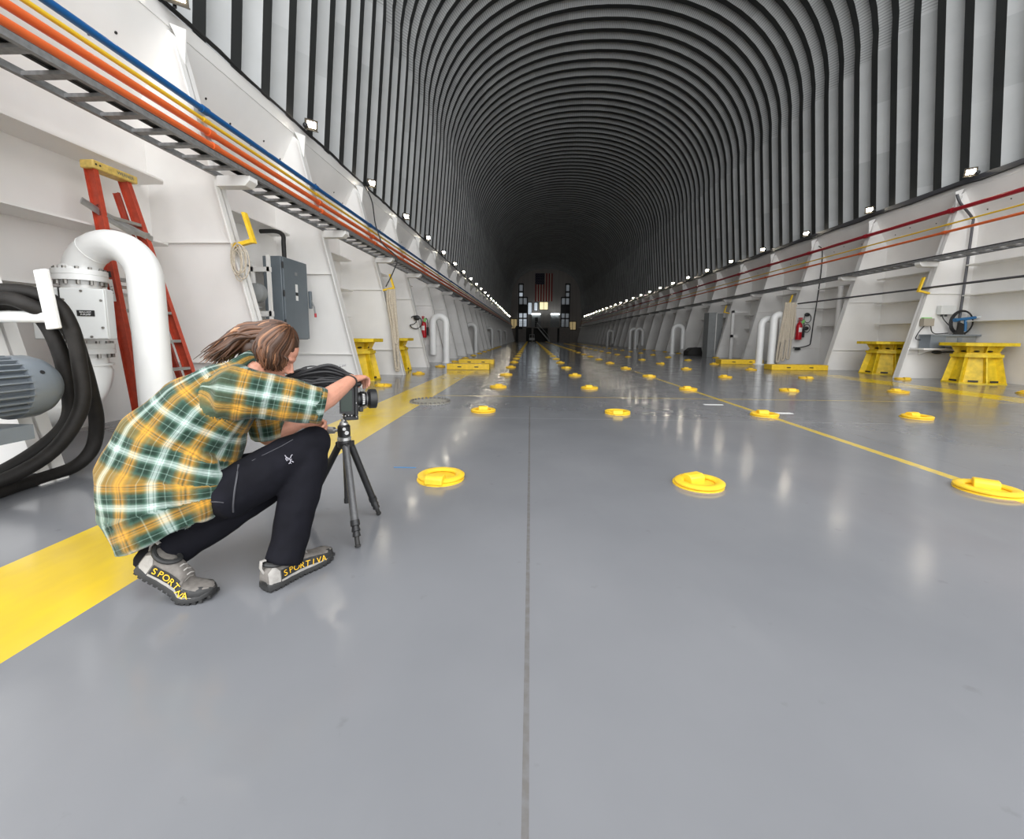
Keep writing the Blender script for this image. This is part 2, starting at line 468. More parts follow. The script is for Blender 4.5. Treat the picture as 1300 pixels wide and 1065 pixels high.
def tray(side, label, y0, y1):
    s = -1 if side == 'L' else 1
    za = 2.922; xo = CX + s * (FOOT + SL * 2.86 - .02); xi = xo - s * .40
    t = thing('cable_tray', label, 'cable tray', (xo, y0, za))
    for x, nm in ((xo, 'side_rail'), (xi, 'side_rail')):
        r = MB()
        r.bb((x - .006 - xo, 0, -.005), (x + .006 - xo, y1 - y0, .05))
        r.bb((x - xo - .02, 0, -.008), (x - xo + .02, y1 - y0, -.001)); r.obj(nm, M['tray'], t)
    n = int((y1 - y0) / .29)
    def rung(m, y): m.bb((min(0, xi - xo), y - .035, .0), (max(0, xi - xo), y + .035, .03))
    a = MB(); rung(a, .1); r0 = a.obj('rung', M['tray'], t)
    for k in range(1, 60):
        c = r0.copy(); COL.objects.link(c); c.parent = t; c.location = (0, k * .29, 0)
    far = MB()
    for k in range(60, n): rung(far, .1 + k * .29)
    far.obj('far_rungs', M['tray'], t)['kind'] = 'stuff'
    cb = MB()
    for i in range(4):
        x = (xi - xo) * (.56 + .105 * i)
        cb.tube([(x + .01 * math.sin(k * 1.3 + i), k * 1.2 + .01, .055 + .01 * (i % 2)) for k in range(int((y1 - y0) / 1.2))], .022, 8)
    tag(cb.obj('cable_run', M['dark']), f'bundle of black cables lying in the cable tray on the {"left" if s < 0 else "right"} wall', 'cable')
    cb_o = bpy.data.objects[-1] if False else None
    for o in COL.objects:
        if o.name.startswith('cable_run') and o.location.length == 0: o.location = (xo, y0, za)
    return t
tray('L', 'steel ladder type cable tray carried on white arms of the left wall', .8, 80)
tray('R', 'steel ladder type cable tray carried on white arms of the right wall', 4.5, 80)
b = MB(); pts = []
for k in range(150):
    y = .5 + k * .55; pts.append((CX - LIP + .02, y, ZL + .05 + .012 * math.sin(k * 2.1)))
b.tube(pts, .017, 8); b.tube([(p[0] + .03, p[1], p[2] - .012 * math.cos(i)) for i, p in enumerate(pts)], .012, 8)
tag(b.obj('lamp_cable', M['dark']), 'black lamp cable clipped along the edge of the left ledge', 'cable')
b = MB(); b.bb((CX + LIP - .1, 4, ZL - .05), (CX + LIP - .02, 84, ZL + .06))
tag(b.obj('ledge_rail', M['rail']), 'dark steel rail along the edge of the right ledge', 'rail')
b = MB(); pts = [(CX + LIP - .14, 4 + k * .6, ZL - .08 - .03 * math.sin(k * 1.9)) for k in range(130)]
b.tube(pts, .018, 8); tag(b.obj('lamp_cable', M['dark']), 'black lamp cable hung below the dark rail of the right ledge', 'cable')

# ------------------------------------------------------------------ floodlights
ORD = ['nearest', 'second', 'third', 'fourth', 'fifth', 'sixth', 'seventh', 'eighth', 'ninth', 'tenth', 'eleventh', 'twelfth', 'thirteenth', 'fourteenth', 'fifteenth',
       'sixteenth', 'seventeenth', 'eighteenth', 'nineteenth', 'twentieth', 'twenty-first', 'twenty-second', 'twenty-third', 'twenty-fourth', 'twenty-fifth', 'twenty-sixth',
       'twenty-seventh', 'twenty-eighth', 'twenty-ninth', 'thirtieth', 'thirty-first', 'thirty-second', 'thirty-third', 'thirty-fourth']
def flood(side):
    s = 1 if side == 'L' else -1          # inward direction
    t = thing('floodlight', '', 'light', group=f'floodlights along the {"left" if s > 0 else "right"} ledge')
    d = V((s * .55, -.70, -.45)).normalized()
    fm = frame((s * .05, -.02, .12), d.cross(V((0, 0, 1))), d)
    R = fm.to_3x3()
    h = MB(); h.prism([fm @ V(p) for p in ((-.11, -.085, .03), (.11, -.085, .03), (.11, .085, .03), (-.11, .085, .03))], d * -.05)
    h.prism([fm @ V(p) for p in ((-.08, -.06, -.02), (.08, -.06, -.02), (.08, .06, -.02), (-.08, .06, -.02))], d * -.05)
    for k in range(5): h.box(fm @ V((-.08 + .04 * k, 0, -.085)), (.006, .12, .05), R)
    h.prism([fm @ V(p) for p in ((-.12, .085, .03), (.12, .085, .03), (.12, .1, .03), (-.12, .1, .03))], d * .05)
    h.obj('housing', M['lamphouse'], t)
    g = MB(); g.box(fm @ V((0, 0, .033)), (.15, .10, .01), R); g.obj('lamp_glass', M['lamp'], t)
    a = MB(); a.tube([fm @ V((0, -.05, -.08)), (0, 0, .05), (0, 0, 0)], .02, 8); a.ball((-.0, -.12, .06), (.05, .06, .05), 10); a.obj('bracket', M['dark'], t)
    return t
fl0 = flood('L'); fr0 = flood('R')
for k in range(27):
    lab = f'{ORD[k]} floodlight from the camera on the left ledge'
    p = (CX - LIP + .14, 5.16 + 2.98 * k, ZL)
    if k: dup(fl0, loc=p, label=lab)
    else: fl0.location = p; fl0['label'] = lab
for k in range(25):
    lab = f'{ORD[k]} floodlight from the camera on the right ledge'
    p = (CX + LIP - .24, 10.75 + 2.93 * k, ZL)
    if k: dup(fr0, loc=p, label=lab)
    else: fr0.location = p; fr0['label'] = lab

# ------------------------------------------------------------------ lashing rings set in the deck
def ring_parts(t, flip):
    p = MB(); p.lathe([(.165, .0), (.165, .008), (.15, .014), (0.001, .015)], seg=28); p.obj('base_plate', M['yellow'], t)
    r = MB(); oy = .012 * flip
    pts = [(.135 * math.cos(a), oy + .125 * math.sin(a), .024) for a in [2 * PI * k / 28 for k in range(28)]]
    r.tube(pts, [(.015, .032)] * 28, 10, closed=True, up=(0, 0, 1)); r.obj('ring', M['yellow'], t)
    s = MB(); s.prism([(-.062, -.05, .01), (-.062, .05, .01), (-.062, .046, .05), (-.062, .026, .066), (-.062, -.026, .066), (-.062, -.046, .05)], (.124, 0, 0))
    s.obj('saddle', M['yellow'], t, bevel=.006, loc=(0, -.115 if flip > 0 else .045, 0))
COLN = {-2.92: 'left of the wide yellow band', -.62: 'just right of the wide yellow band', 1.16: 'just right of the floor seam', 3.05: 'on the yellow centre line',
        4.95: 'first right of the centre line', 6.95: 'second right of the centre line', 9.3: 'column nearest right wall'}
GR = 'yellow lashing rings on the deck'
near = {}
for fv in (1, -1):
    t = thing('lashing_ring', '', 'deck ring', group=GR); ring_parts(t, fv); near[fv] = [t, False]
fm_ = MB(); fm_.lathe([(.165, 0), (.165, .018), (.13, .04), (.06, .04), (.06, .055), (.001, .056)], seg=16)
fm_.box((0, -.02, .035), (.12, .13, .045)); farme = fm_.mesh('lashing_ring', M['yellow'])
for k in range(31):
    y = 2.80 + BAY * k + (.02 if k else 0)
    for c, cl in COLN.items():
        if c == -2.92 and k < 2: continue
        if c == 4.95 and k < 1 or c == 6.95 and k < 2 or c == 9.3 and k < 2: continue
        if c == 9.3 and k in (4, 5, 8): continue
        if c in (9.3, -2.92) and k > 14: continue
        if k > 22 and c > 4: continue
        lab = f'yellow deck ring, {ORD[k]} row from camera, {cl}'
        if k < 6:
            fv = 1 if (c == -.62 and k == 0) or (k and (int(c * 10) + k) % 3 == 0) else -1
            src = near[fv]
            rot = {(1.16, 0): .45, (3.05, 0): -.65}.get((c, k), .2 * math.sin(k * 3 + c))
            if not src[1]: src[1] = True; src[0].location = (c, y, 0); src[0].rotation_euler = (0, 0, rot); src[0]['label'] = lab
            else: dup(src[0], loc=(c, y, 0), rz=rot, label=lab)
        else:
            o = link('lashing_ring', farme); o.location = (c, y, 0); tag(o, lab, 'deck ring', GR)

# ================================================================== far end
YE = 88.0
b = MB(); b.bb((CX - SHELL - .5, YE, 0), (CX + SHELL + .5, YE + .2, 15.6)); tag(b.obj('wall_back', M['endwall']), kind='structure')
def flat(name, parent, x0, x1, z0, z1, y, m, th=.06):
    q = MB(); q.bb((x0, y - th, z0), (x1, y, z1)); return q.obj(name, m, parent)
M['glow'] = mat('lit_window_pane', (.9, .85, .6), .4, emit=(1, .86, .5), estr=.9)
M['glowc'] = mat('cool_lit_pane', (.8, .85, .9), .4, emit=(.8, .9, 1), estr=.42)
M['glowd'] = mat('dim_lit_pane', (.5, .5, .5), .4, emit=(.8, .9, 1), estr=.09)
M['warm'] = mat('warm_lit_doorway', (.7, .6, .4), .5, emit=(1, .75, .35), estr=.22)
M['tube'] = mat('fluorescent_tube', (1, 1, 1), .4, emit=(.9, .97, 1), estr=7.0)
M['flagred'] = mat('flag_red_cloth', (.30, .022, .018), .8); M['flagwhite'] = mat('flag_white_cloth', (.62, .52, .44), .8); M['flagblue'] = mat('flag_blue_cloth', (.012, .014, .04), .8)
t = thing('flag', 'large flag with red and white stripes hanging vertically on the far end wall', 'flag', (2.65, YE, 8.3))
for k in range(13):
    x = -1.8 + 3.6 / 13 * k
    q = MB(); q.bb((x, -.06, 0 if k < 13 else 0), (x + 3.6 / 13, -.02, 5.7)); q.obj('stripe', M['flagred' if k % 2 == 0 else 'flagwhite'], t)
q = MB(); q.bb((-1.8, -.09, 3.45), (.15, -.055, 5.7)); cn = q.obj('canton', M['flagblue'], t)
q = MB()
for r in range(9):
    for c in range(6 if r % 2 == 0 else 5):
        x = -1.62 + .32 * c + (.16 if r % 2 else 0); z = 3.6 + .24 * r
        q.prism([(x + (.07 if i % 2 == 0 else .028) * math.sin(i * PI / 5), -.1, z + (.07 if i % 2 == 0 else .028) * math.cos(i * PI / 5)) for i in range(10)], (0, .006, 0))
q.obj('stars', M['flagwhite'], cn)
# two steel window towers
for x0, x1, side, pan in ((-2.5, -.75, 'left', 'glowc'), (6.3, 8.0, 'right', 'glowd')):
    t = thing('window_tower', f'tall black framed tower on the {side} of the flag at the far end', 'tower', (x0, YE, 2.9))
    h = 9.0; w_ = x1 - x0
    q = MB()
    xa = 0 if side == 'left' else w_ * .5
    for x in (0, w_ / 2, w_):
        hh = h if (x != (w_ if side == 'left' else 0)) else 6.2
        q.bb((x - .1, -.5, 0), (x + .1, -.3, hh))
    for z in (.05, 1.9, 3.0, 4.6, 6.2): q.bb((0, -.5, z - .1), (w_, -.3, z + .1))
    for z in (7.3, 8.9): q.bb((xa, -.5, z - .12), (xa + w_ / 2, -.3, z + .12))
    q.bb((0, -.45, 3.0), (w_, -.25, 4.6))
    q.obj('frame', M['black'], t)
    for z0, z1, mm in ((.2, 1.7, pan), (2.0, 2.9, pan), (4.8, 6.0, 'glowd')):
        for i in (0, 1): flat('pane', t, w_ / 2 * i + .12, w_ / 2 * (i + 1) - .12, z0, z1, -.28, M[mm])
    for z0, z1 in ((6.4, 7.1), (7.5, 8.7)): flat('pane', t, xa + .12, xa + w_ / 2 - .12, z0, z1, -.28, M[pan if z0 < 7 else 'glowd'])
# deck house with railings and stair
M['deckhouse'] = mat('dim_deckhouse_paint', (.34, .31, .29), .6, var=.15, vscale=2)
t = thing('deck_house', 'low deck house with railed upper deck below the flag at the far end', 'deck house', (0, 84.6, 0))
for x0, x1 in ((-2.6, -.9), (.2, .6), (3.5, 5.4), (5.8, 8.0)): flat('wall_panel', t, x0, x1, 0, 2.75, .3, M['deckhouse'], .3)
flat('upper_deck', t, -2.6, 8.0, 2.75, 2.9, 2.5, M['deckhouse'], 2.5)
q = MB()
for x in [-2.6 + .66 * k for k in range(17)]: q.bb((x - .025, 0, 2.9), (x + .025, .05, 3.95))
for z in (3.25, 3.6, 3.95): q.bb((-2.6, 0, z - .025), (8.0, .05, z + .025))
q.obj('railing', M['midgrey'], t)
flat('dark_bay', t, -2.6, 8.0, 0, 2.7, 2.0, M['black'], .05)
for x0, x1 in ((.2, 2.0), (4.1, 5.9)):
    q = MB(); q.bb((x0, 1.9, 2.9), (x1, 2.5, 5.5)); q.obj('cabin', M['midgrey'], t)
    q = MB(); q.bb((x0, 1.6, 5.5), (x1, 1.9, 5.7)); q.obj('tube_light', M['tube'], t)
flat('cabin_door', t, .9, 1.5, 2.95, 4.9, 1.88, M['black']); flat('cabin_door', t, 4.7, 5.3, 2.95, 4.9, 1.88, M['midgrey'])
t = thing('stair', 'steel stair descending from the upper deck at the far end', 'stair', (1.3, 84.2, 0))
q = MB(); q.prism([(0, 0, 2.8), (.25, 0, 2.8), (2.7, 0, .0), (2.4, 0, 0)], (0, .06, 0)); q.obj('stringer', M['boxwhite'], t)
q = MB(); q.prism([(0, -.9, 2.8), (.25, -.9, 2.8), (2.7, -.9, .0), (2.4, -.9, 0)], (0, .06, 0)); q.obj('stringer', M['boxwhite'], t)
for k in range(11):
    q = MB(); z = 2.65 - .25 * k; q.bb((.1 + .225 * k, -.9, z), (.4 + .225 * k, .05, z + .03)); q.obj('tread', M['midgrey'], t)
q = MB()
for yy in (-.9, .03): q.tube([(0, yy, 3.75), (2.5, yy, .95), (2.5, yy, .1)], .03, 6); q.tube([(0, yy, 2.7), (0, yy, 3.75)], .03, 6)
q.obj('handrail', M['boxwhite'], t)
t = thing('upper_window', 'bright lit window straight below the flag', 'window', (1.85, YE, 6.62))
flat('frame', t, -.12, 1.8, -.12, 1.6, -.02, M['black']); flat('pane', t, 0, .8, 0, 1.5, -.09, M['glow']); flat('pane', t, .88, 1.68, 0, 1.5, -.09, M['glow'])
for (x0, x1, z0, z1, lab) in ((-.55, .15, 5.6, 8.0, 'pale lit opening just right of the left window tower'), (.75, 1.35, 6.4, 8.0, 'small pale lit opening left of the bright window')):
    t = thing('wall_opening', lab, 'opening', (x0, YE, z0)); flat('frame', t, -.1, x1 - x0 + .1, -.1, z1 - z0 + .1, -.02, M['black']); flat('pane', t, 0, x1 - x0, 0, z1 - z0, -.09, M['glowc'])
for (x0, x1, z0, z1, lab) in ((-4.1, -2.9, 2.7, 4.6, 'warm lit doorway at the far left corner of the hall'), (8.1, 9.4, 2.5, 4.1, 'warm lit doorway at the far right corner of the hall')):
    t = thing('lit_doorway', lab, 'doorway', (x0, YE, z0)); flat('frame', t, -.15, x1 - x0 + .15, -.15, z1 - z0 + .15, -.02, M['black'])
    flat('pane', t, 0, (x1 - x0) * .46, 0, z1 - z0, -.09, M['warm']); flat('pane', t, (x1 - x0) * .54, x1 - x0, 0, z1 - z0, -.09, M['warm'])
t = thing('utility_cart', 'small white utility cart parked at the far end of the floor', 'cart', (.3, 82.5, 0))
q = MB(); q.bb((-.55, 0, .25), (.55, 1.4, .75)); q.obj('body', M['boxwhite'], t, bevel=.05)
q = MB(); q.bb((-.5, .3, 1.35), (.5, 1.4, 1.42))
for x in (-.46, .46):
    for y in (.35, 1.35): q.bb((x - .03, y - .03, .7), (x + .03, y + .03, 1.38))
q.obj('canopy', M['boxwhite'], t)
q = MB(); q.cyl((-.55, .25, .18), (-.4, .25, .18), .18, seg=12); w0_ = q.obj('wheel', M['black'], t)
for p in ((.95, 0), (0, 1.0), (.95, 1.0)):
    c = w0_.copy(); COL.objects.link(c); c.parent = t; c.location = (p[0], p[1], 0)
q = MB(); q.bb((-2.95, 83.2, .0), (-2.45, 83.7, 3.1)); q.bb((-3.1, 83.3, 2.5), (-1.6, 83.6, 2.85))
tag(q.obj('lifting_davit', M['black']), 'black T shaped davit post standing at the far left of the hall', 'davit')

# ================================================================== vent pipes (gooseneck)
def gooseneck(t, r, legx, top, otherz, flip=1, m=None):
    """leg at local x=0 down to floor, bend towards -x*flip"""
    R = legx / 2
    pts = [V((0, 0, 0)), V((0, 0, top - R))] + arc((-R * flip, 0, top - R), R, 0, PI, 14, (flip, 0, 0), (0, 0, 1))[1:] + [V((-legx * flip, 0, otherz))]
    q = MB(); q.tube(pts, r, 20); return q.obj('pipe', m or M['whitepipe'], t)
VGR = 'white gooseneck vent pipes in the side wall bays'
for k, (x, y, f_, leg, lab) in enumerate(((-3.14, 15.45, 1, .5, 'left wall beside the fire extinguisher'), (-3.35, 25.5, 1, .6, 'left wall, second beyond the extinguisher'), (-3.3, 36.0, 1, .6, 'left wall, third beyond the extinguisher'),
                                          (-3.3, 46.5, 1, .6, 'left wall, fourth beyond the extinguisher'), (-3.3, 57, 1, .6, 'left wall, farthest one'),
                                          (8.74, 16.25, -1, .5, 'right wall, left one of the close pair'), (8.93, 15.8, -1, .34, 'right wall beside the hanging hose'),
                                          (8.62, 25.7, -1, .6, 'right wall beyond the grey locker'), (8.6, 36.5, -1, .6, 'right wall, third bay group'), (8.95, 36.0, -1, .6, 'right wall, third bay group, right one'),
                                          (8.6, 47, -1, .6, 'right wall, deep in the hall'))):
    t = thing('vent_pipe', f'white gooseneck vent pipe at the {lab}', 'pipe', (x, y, 0), group=VGR)
    gooseneck(t, .125, leg, 1.72 if k != 6 else 1.85, .3 if k not in (5, 6) else .9, f_)
    q = MB(); q.lathe([(.2, 0), (.2, .03), (.13, .03), (.13, .07)], seg=16); q.obj('foot_flange', M['whitepipe'], t)

# near gooseneck with flanged valve
t = thing('gooseneck_pipe', 'large white gooseneck pipe in front of the orange stepladder', 'pipe', (-3.5, 3.7, 0))
R_ = .31; zc = 1.485; r_ = .134
pts = [V((0, 0, 0)), V((0, 0, zc))] + arc((-R_, 0, zc), R_, 0, PI, 20, (1, 0, 0), (0, 0, 1))[1:] + [V((-2 * R_, 0, .98))]
q = MB(); q.tube(pts, r_, 32); q.tube([V((-R_ - .02 * 0, 0, zc)) + V((R_ * math.cos(a), 0, R_ * math.sin(a))) for a in (2.12, 2.15)], r_ + .003, 32)
q.obj('pipe', M['whitepipe'], t)
def flange(z, parent, name='flange'):
    q = MB(); x = -2 * R_
    q.lathe([(r_, -.09), (r_ + .015, -.05), (.188, -.048), (.188, -.004), (.181, -.003), (.181, .003), (.188, .004), (.188, .048), (r_ + .015, .05), (r_, .09)], (x, 0, z), seg=36)
    fo = q.obj(name, M['whitepipe'], parent)
    q = MB(); q.cyl((0, 0, -.085), (0, 0, .07), .015, seg=6); bm_ = q.mesh('bolt', M['bolt'])
    for k in range(12):
        a = 2 * PI * k / 12 + .2; bo_ = link('bolt', bm_, fo); bo_.location = (x + .163 * math.cos(a), .163 * math.sin(a), z)
flange(1.52, t); flange(.86, t)
q = MB(); el = [V((-2 * R_, 0, .82)), V((-2 * R_, 0, .72))] + [V((-2 * R_ + .07 * (1 - math.cos(a)), -.34 * (1 - math.cos(a)), .72 - .34 * math.sin(a))) for a in [PI / 2 * k / 10 for k in range(1, 11)]] + [V((-.45, -1.3, .38))]
q.tube(el, [r_, r_, *([r_ + .03] * 10), r_ + .03], 28); q.obj('elbow', M['whitepipe'], t)
q = MB(); q.tube([(-2 * R_, 0, .72), (-2 * R_, 0, .70)], r_ + .035, 28); q.obj('elbow_collar', M['whitepipe'], t)
t = thing('junction_box', 'pale grey junction box with small black label below the gooseneck flange', 'box', (-3.84, 3.42, .95), rz=.42)
q = MB(); q.bb((-.30, -.03, 0), (.19, .1, .43)); q.obj('case', M['boxwhite'], t, bevel=.008)
q = MB(); q.bb((-.10, -.055, .004), (.188, -.032, .426)); do = q.obj('door', M['boxwhite'], t, bevel=.006)
q = MB(); q.bb((-.113, -.045, .0), (-.102, -.02, .43)); q.obj('hinge_gap', M['black'], t)
q = MB()
for x, z in ((-.08, .33), (-.065, .1), (.04, .405), (.165, .33), (.16, .1), (.08, .022)): q.cyl((x, -.062, z), (x, -.052, z), .010, seg=10)
q.obj('screws', M['bolt'], do)
q = MB(); q.bb((.0, -.06, .195), (.115, -.055, .245)); lb = q.obj('label_plate', M['labelblack'], do)
text_obj('label_text', 'BALLAST', .02, M['labelwhite'], lb, frame((.057, -.0605, .229), (1, 0, 0), (0, -1, 0)), .0005)
text_obj('label_text', 'P-PUMP', .02, M['labelwhite'], lb, frame((.057, -.0605, .208), (1, 0, 0), (0, -1, 0)), .0005)

# ------------------------------------------------------------------ pump motor and hoses at the left edge
t = thing('pump_motor', 'grey finned electric pump motor at the left edge of the photo', 'motor', (-3.05, 1.62, .68))
r = .166
q = MB(); q.lathe([(r * .93, 0), (r * .93, .64)], (0, 0, 0), 'y', 32); bo = q.obj('stator', M['motor'], t)
q = MB()
for k in range(30):
    a = 2 * PI * k / 30
    if -PI * .72 < ((a + PI) % (2 * PI)) - PI < -PI * .28: continue
    q.box((r * 1.0 * math.cos(a), .325, r * 1.0 * math.sin(a)), (.05, .63, .009), Matrix.Rotation(-a, 3, 'Y'))
q.obj('cooling_fins', M['motor'], bo)
q = MB(); q.lathe([(r * 1.12, .635), (r * 1.13, .645), (r * 1.13, .74), (r * 1.02, .79), (r * .8, .835), (.02, .845)], (0, 0, 0), 'y', 36); fc = q.obj('fan_cover', M['motor'], t)
q = MB()
for a in (.5, 2.0, 3.6): q.cyl((r * 1.12 * math.cos(a), .70, r * 1.12 * math.sin(a)), (r * 1.15 * math.cos(a), .70, r * 1.15 * math.sin(a)), .012, seg=10)
q.obj('screws', M['dark'], fc)
q = MB(); q.bb((-.16, .02, -.2), (.02, .5, -.12)); q.bb((.02, .03, -.2), (.12, .12, -.11)); q.bb((.02, .4, -.2), (.12, .5, -.11)); q.obj('foot', M['motor'], t)
t2 = thing('motor_base', 'grey steel channel base carrying the finned pump motor', 'base', (-3.05, 1.62, 0))
q = MB(); q.bb((-.2, -.1, .44), (.17, .62, .474)); q.bb((.13, -.1, .39), (.17, .62, .44)); q.bb((-.2, -.1, .39), (-.16, .62, .44)); q.obj('channel', M['motor'], t2)
for (x, y) in ((-.15, -.05), (.12, -.05), (-.15, .3)):
    q = MB(); q.bb((x - .03, y - .03, 0), (x + .03, y + .03, .4)); q.obj('leg', M['motor'], t2)
q = MB(); q.lathe([(.03, 0), (.09, .03), (.09, .3), (.06, .34), (.0, .345)], (.0, .1, .29), 'y', 20); q.obj('gear_case', M['motor'], t2)
t = thing('hose_rack', 'white bracket arm holding up the looped black hoses', 'bracket', (-3.47, 2.5, 1.1))
q = MB(); q.tube([(.0, -.06, .0), (.49, -.02, .0)], .036, 14); q.obj('arm', M['whitepipe'], t)
q = MB(); q.prism([(.49, -.06, -.08), (.57, -.06, -.07), (.53, -.06, .29), (.45, -.06, .28)], (0, .03, 0)); q.obj('stop_plate', M['whitepipe'], t, bevel=.008)
def hose(pts, r, lab):
    q = MB(); q.tube(smoothpts(pts, 7), r, 14); tag(q.obj('suction_hose', M['hose']), lab, 'hose')
hose([(-3.6, 2.0, .98), (-3.42, 2.26, 1.14), (-3.22, 2.40, 1.21), (-3.07, 2.44, 1.17), (-3.0, 2.58, 1.04), (-3.06, 2.70, .8), (-3.12, 2.79, .56), (-3.16, 2.84, .36), (-3.19, 2.82, .17), (-3.22, 2.72, .065), (-3.24, 2.55, .045), (-3.22, 2.3, .043), (-3.12, 2.0, .043), (-2.98, 1.7, .043), (-2.9, 1.3, .043)], .043, 'thick black hose looping over the white bracket and out along the floor')
hose([(-3.62, 2.25, .9), (-3.45, 2.45, 1.1), (-3.3, 2.50, 1.18), (-3.16, 2.54, 1.13), (-3.09, 2.57, .98), (-3.07, 2.60, .72), (-3.08, 2.60, .45), (-3.15, 2.50, .28), (-3.27, 2.30, .13), (-3.4, 2.0, .05), (-3.5, 1.6, .043)], .041, 'black hose dropping from the white bracket behind the motor, nearer the wall')
hose([(-3.52, 1.95, 1.06), (-3.40, 2.22, 1.2), (-3.2, 2.45, 1.26), (-3.02, 2.52, 1.21), (-2.955, 2.56, 1.05), (-2.945, 2.58, .8), (-2.95, 2.56, .5), (-3.06, 2.42, .22), (-3.3, 2.2, .07), (-3.7, 1.95, .045)], .041, 'black hose dropping from the white bracket behind the motor, nearer the aisle')

# ------------------------------------------------------------------ orange stepladder leaning on the left wall
t = thing('stepladder', 'orange fibreglass stepladder with yellow top leaning on the left wall', 'ladder', (-4.0, 4.4, 0))
def rail(y_t, y_b, x_t, x_b, zt, parent, name, w_=.085, d_=.035, m=None):
    a = V((x_b + 4.0, y_b - 4.4, 0)); b_ = V((x_t + 4.0, y_t - 4.4, zt)); dirv = (b_ - a).normalized()
    q = MB(); xx = dirv.cross(V((0, 1, 0))).normalized(); yy = dirv.cross(xx)
    def pr(x0, x1, y0, y1): q.prism([a + xx * x0 + yy * y0, a + xx * x1 + yy * y0, a + xx * x1 + yy * y1, a + xx * x0 + yy * y1], b_ - a)
    pr(-w_ / 2, w_ / 2, -.004, .004); pr(-w_ / 2, -w_ / 2 + .007, -d_ / 2, d_ / 2); pr(w_ / 2 - .007, w_ / 2, -d_ / 2, d_ / 2)
    o = q.obj(name, m or M['orange'], parent); return o, a, b_, xx, yy
LN = rail(4.12, 3.96, -4.36, -3.92, 2.62, t, 'side_rail', .10, .05)
LF = rail(4.46, 4.70, -4.36, -3.86, 2.62, t, 'side_rail', .10, .05)
RN = rail(4.26, 4.2, -4.46, -4.12, 2.5, t, 'rear_rail', .06, .03)
RF = rail(4.46, 4.80, -4.46, -4.1, 2.5, t, 'rear_rail', .06, .03)
for k in range(1, 8):
    f_ = k / 8.4
    a = LN[1].lerp(LN[2], f_); c = LF[1].lerp(LF[2], f_)
    q = MB(); q.prism([a + V((-.05, 0, -.03)), a + V((.05, 0, -.03)), a + V((.05, 0, .0)), a + V((-.05, 0, .0))], c - a); q.obj('step', M['steel'], t)
    if k in (1, 3, 5):
        a = RN[1].lerp(RN[2], f_); c = RF[1].lerp(RF[2], f_)
        q = MB(); q.tube([a, c + V((.02, .12, 0))], .018, 8); q.obj('rear_rung', M['steel'], t)
# aluminium spreader
a = LN[1].lerp(LN[2], .84); c = LF[1].lerp(LF[2], .79)
q = MB(); q.tube([a + V((.0, -.16, .06)), a, (a + c) / 2 + V((.04, 0, -.02)), c + V((.06, .05, -.03))], [(.035, .008)] * 4, 8); q.tube([a + V((.05, 0, -.05)), (a + c) / 2 + V((.06, 0, -.07)), c + V((.06, .02, -.0))], [(.028, .007)] * 3, 8)
q.obj('spreader', M['steel'], t)
q = MB(); q.prism([(-.42, -.33, 2.61), (-.28, -.33, 2.61), (-.28, -.33, 2.69), (-.42, -.33, 2.69)], (0, .47, 0)); tp_ = q.obj('top_cap', M['yelcap'], t, bevel=.012)
text_obj('top_cap_text', 'WERNER', .045, M['greybox'], tp_, frame((-.278, 0, 2.65), (0, 1, 0), (1, 0, 0)), .0006)
q = MB()
for y in (-.30, -.26): q.cyl((-.285, y, 2.65), (-.277, y, 2.65), .009, seg=10)
q.obj('rivets', M['dark'], tp_)
o, a, b_, xx, yy = LN
fw = (b_ - a).normalized(); nn = V((.55, -.83, 0)); nn = (nn - fw * nn.dot(fw)).normalized()
pc = a + fw * 1.2 + nn * .0 + yy * (-.008 if yy.y > 0 else .008)
ny = V((0, -1, 0))
q = MB(); q.prism([a + fw * 1.34 + V((-.02, -.027, 0)), a + fw * 1.34 + V((.02, -.027, 0)), a + fw * 1.56 + V((.02, -.027, 0)), a + fw * 1.56 + V((-.02, -.027, 0))], (0, -.002, 0)); st_ = q.obj('sticker', M['labelwhite'], o)
q = MB(); q.prism([a + fw * 1.58 + V((-.02, -.027, 0)), a + fw * 1.58 + V((.02, -.027, 0)), a + fw * 1.64 + V((.02, -.027, 0)), a + fw * 1.64 + V((-.02, -.027, 0))], (0, -.002, 0)); q.obj('sticker', M['labelblack'], o)
text_obj('sticker_text', '1 X B', .04, M['labelblack'], st_, frame(a + fw * 1.45 + V((0, -.0305, 0)), fw * -1, ny), .0004)
text_obj('rail_text', 'K-492', .045, M['dark'], o, frame(a + fw * 2.25 + V((0, -.0075, 0)), fw * -1, ny), .0004)

# ------------------------------------------------------------------ left wall fittings
t = thing('electrical_cabinet', 'tall grey electrical disconnect cabinet with lever handle on the left wall', 'cabinet', (-4.0, 7.02, .92))
q = MB(); q.bb((-.32, -.36, 0), (-.02, .37, 1.34)); q.obj('case', M['greybox'], t, bevel=.01)
q = MB(); q.bb((-.02, -.35, .01), (.012, .36, 1.33)); dr = q.obj('door', M['greybox'], t, bevel=.008)
q = MB(); q.bb((.0, .38, .55), (.05, .44, .86)); q.obj('handle_base', M['greybox'], t, bevel=.01)
hl = q = MB(); q.tube([(.03, .41, .72), (.08, .43, .58), (.09, .44, .44)], .014, 8); ho = q.obj('lever', M['midgrey'], t)
q = MB(); q.tube([(.09, .44, .47), (.092, .442, .40)], .02, 8); q.obj('grip', M['red'], ho)
for z0, z1, m_ in ((1.08, 1.13, 'midgrey'), (.80, .93, 'labelwhite'), (.74, .79, 'labelblack'), (.66, .74, 'labelwhite')):
    q = MB(); q.bb((.012, -.03, z0), (.015, .04, z1)); q.obj('label_plate', M[m_], dr)
q = MB()
for z in (.28, .75, 1.2): q.cyl((.005, -.355, z - .05), (.005, -.355, z + .05), .014, seg=8)
q.obj('hinges', M['dark'], t)
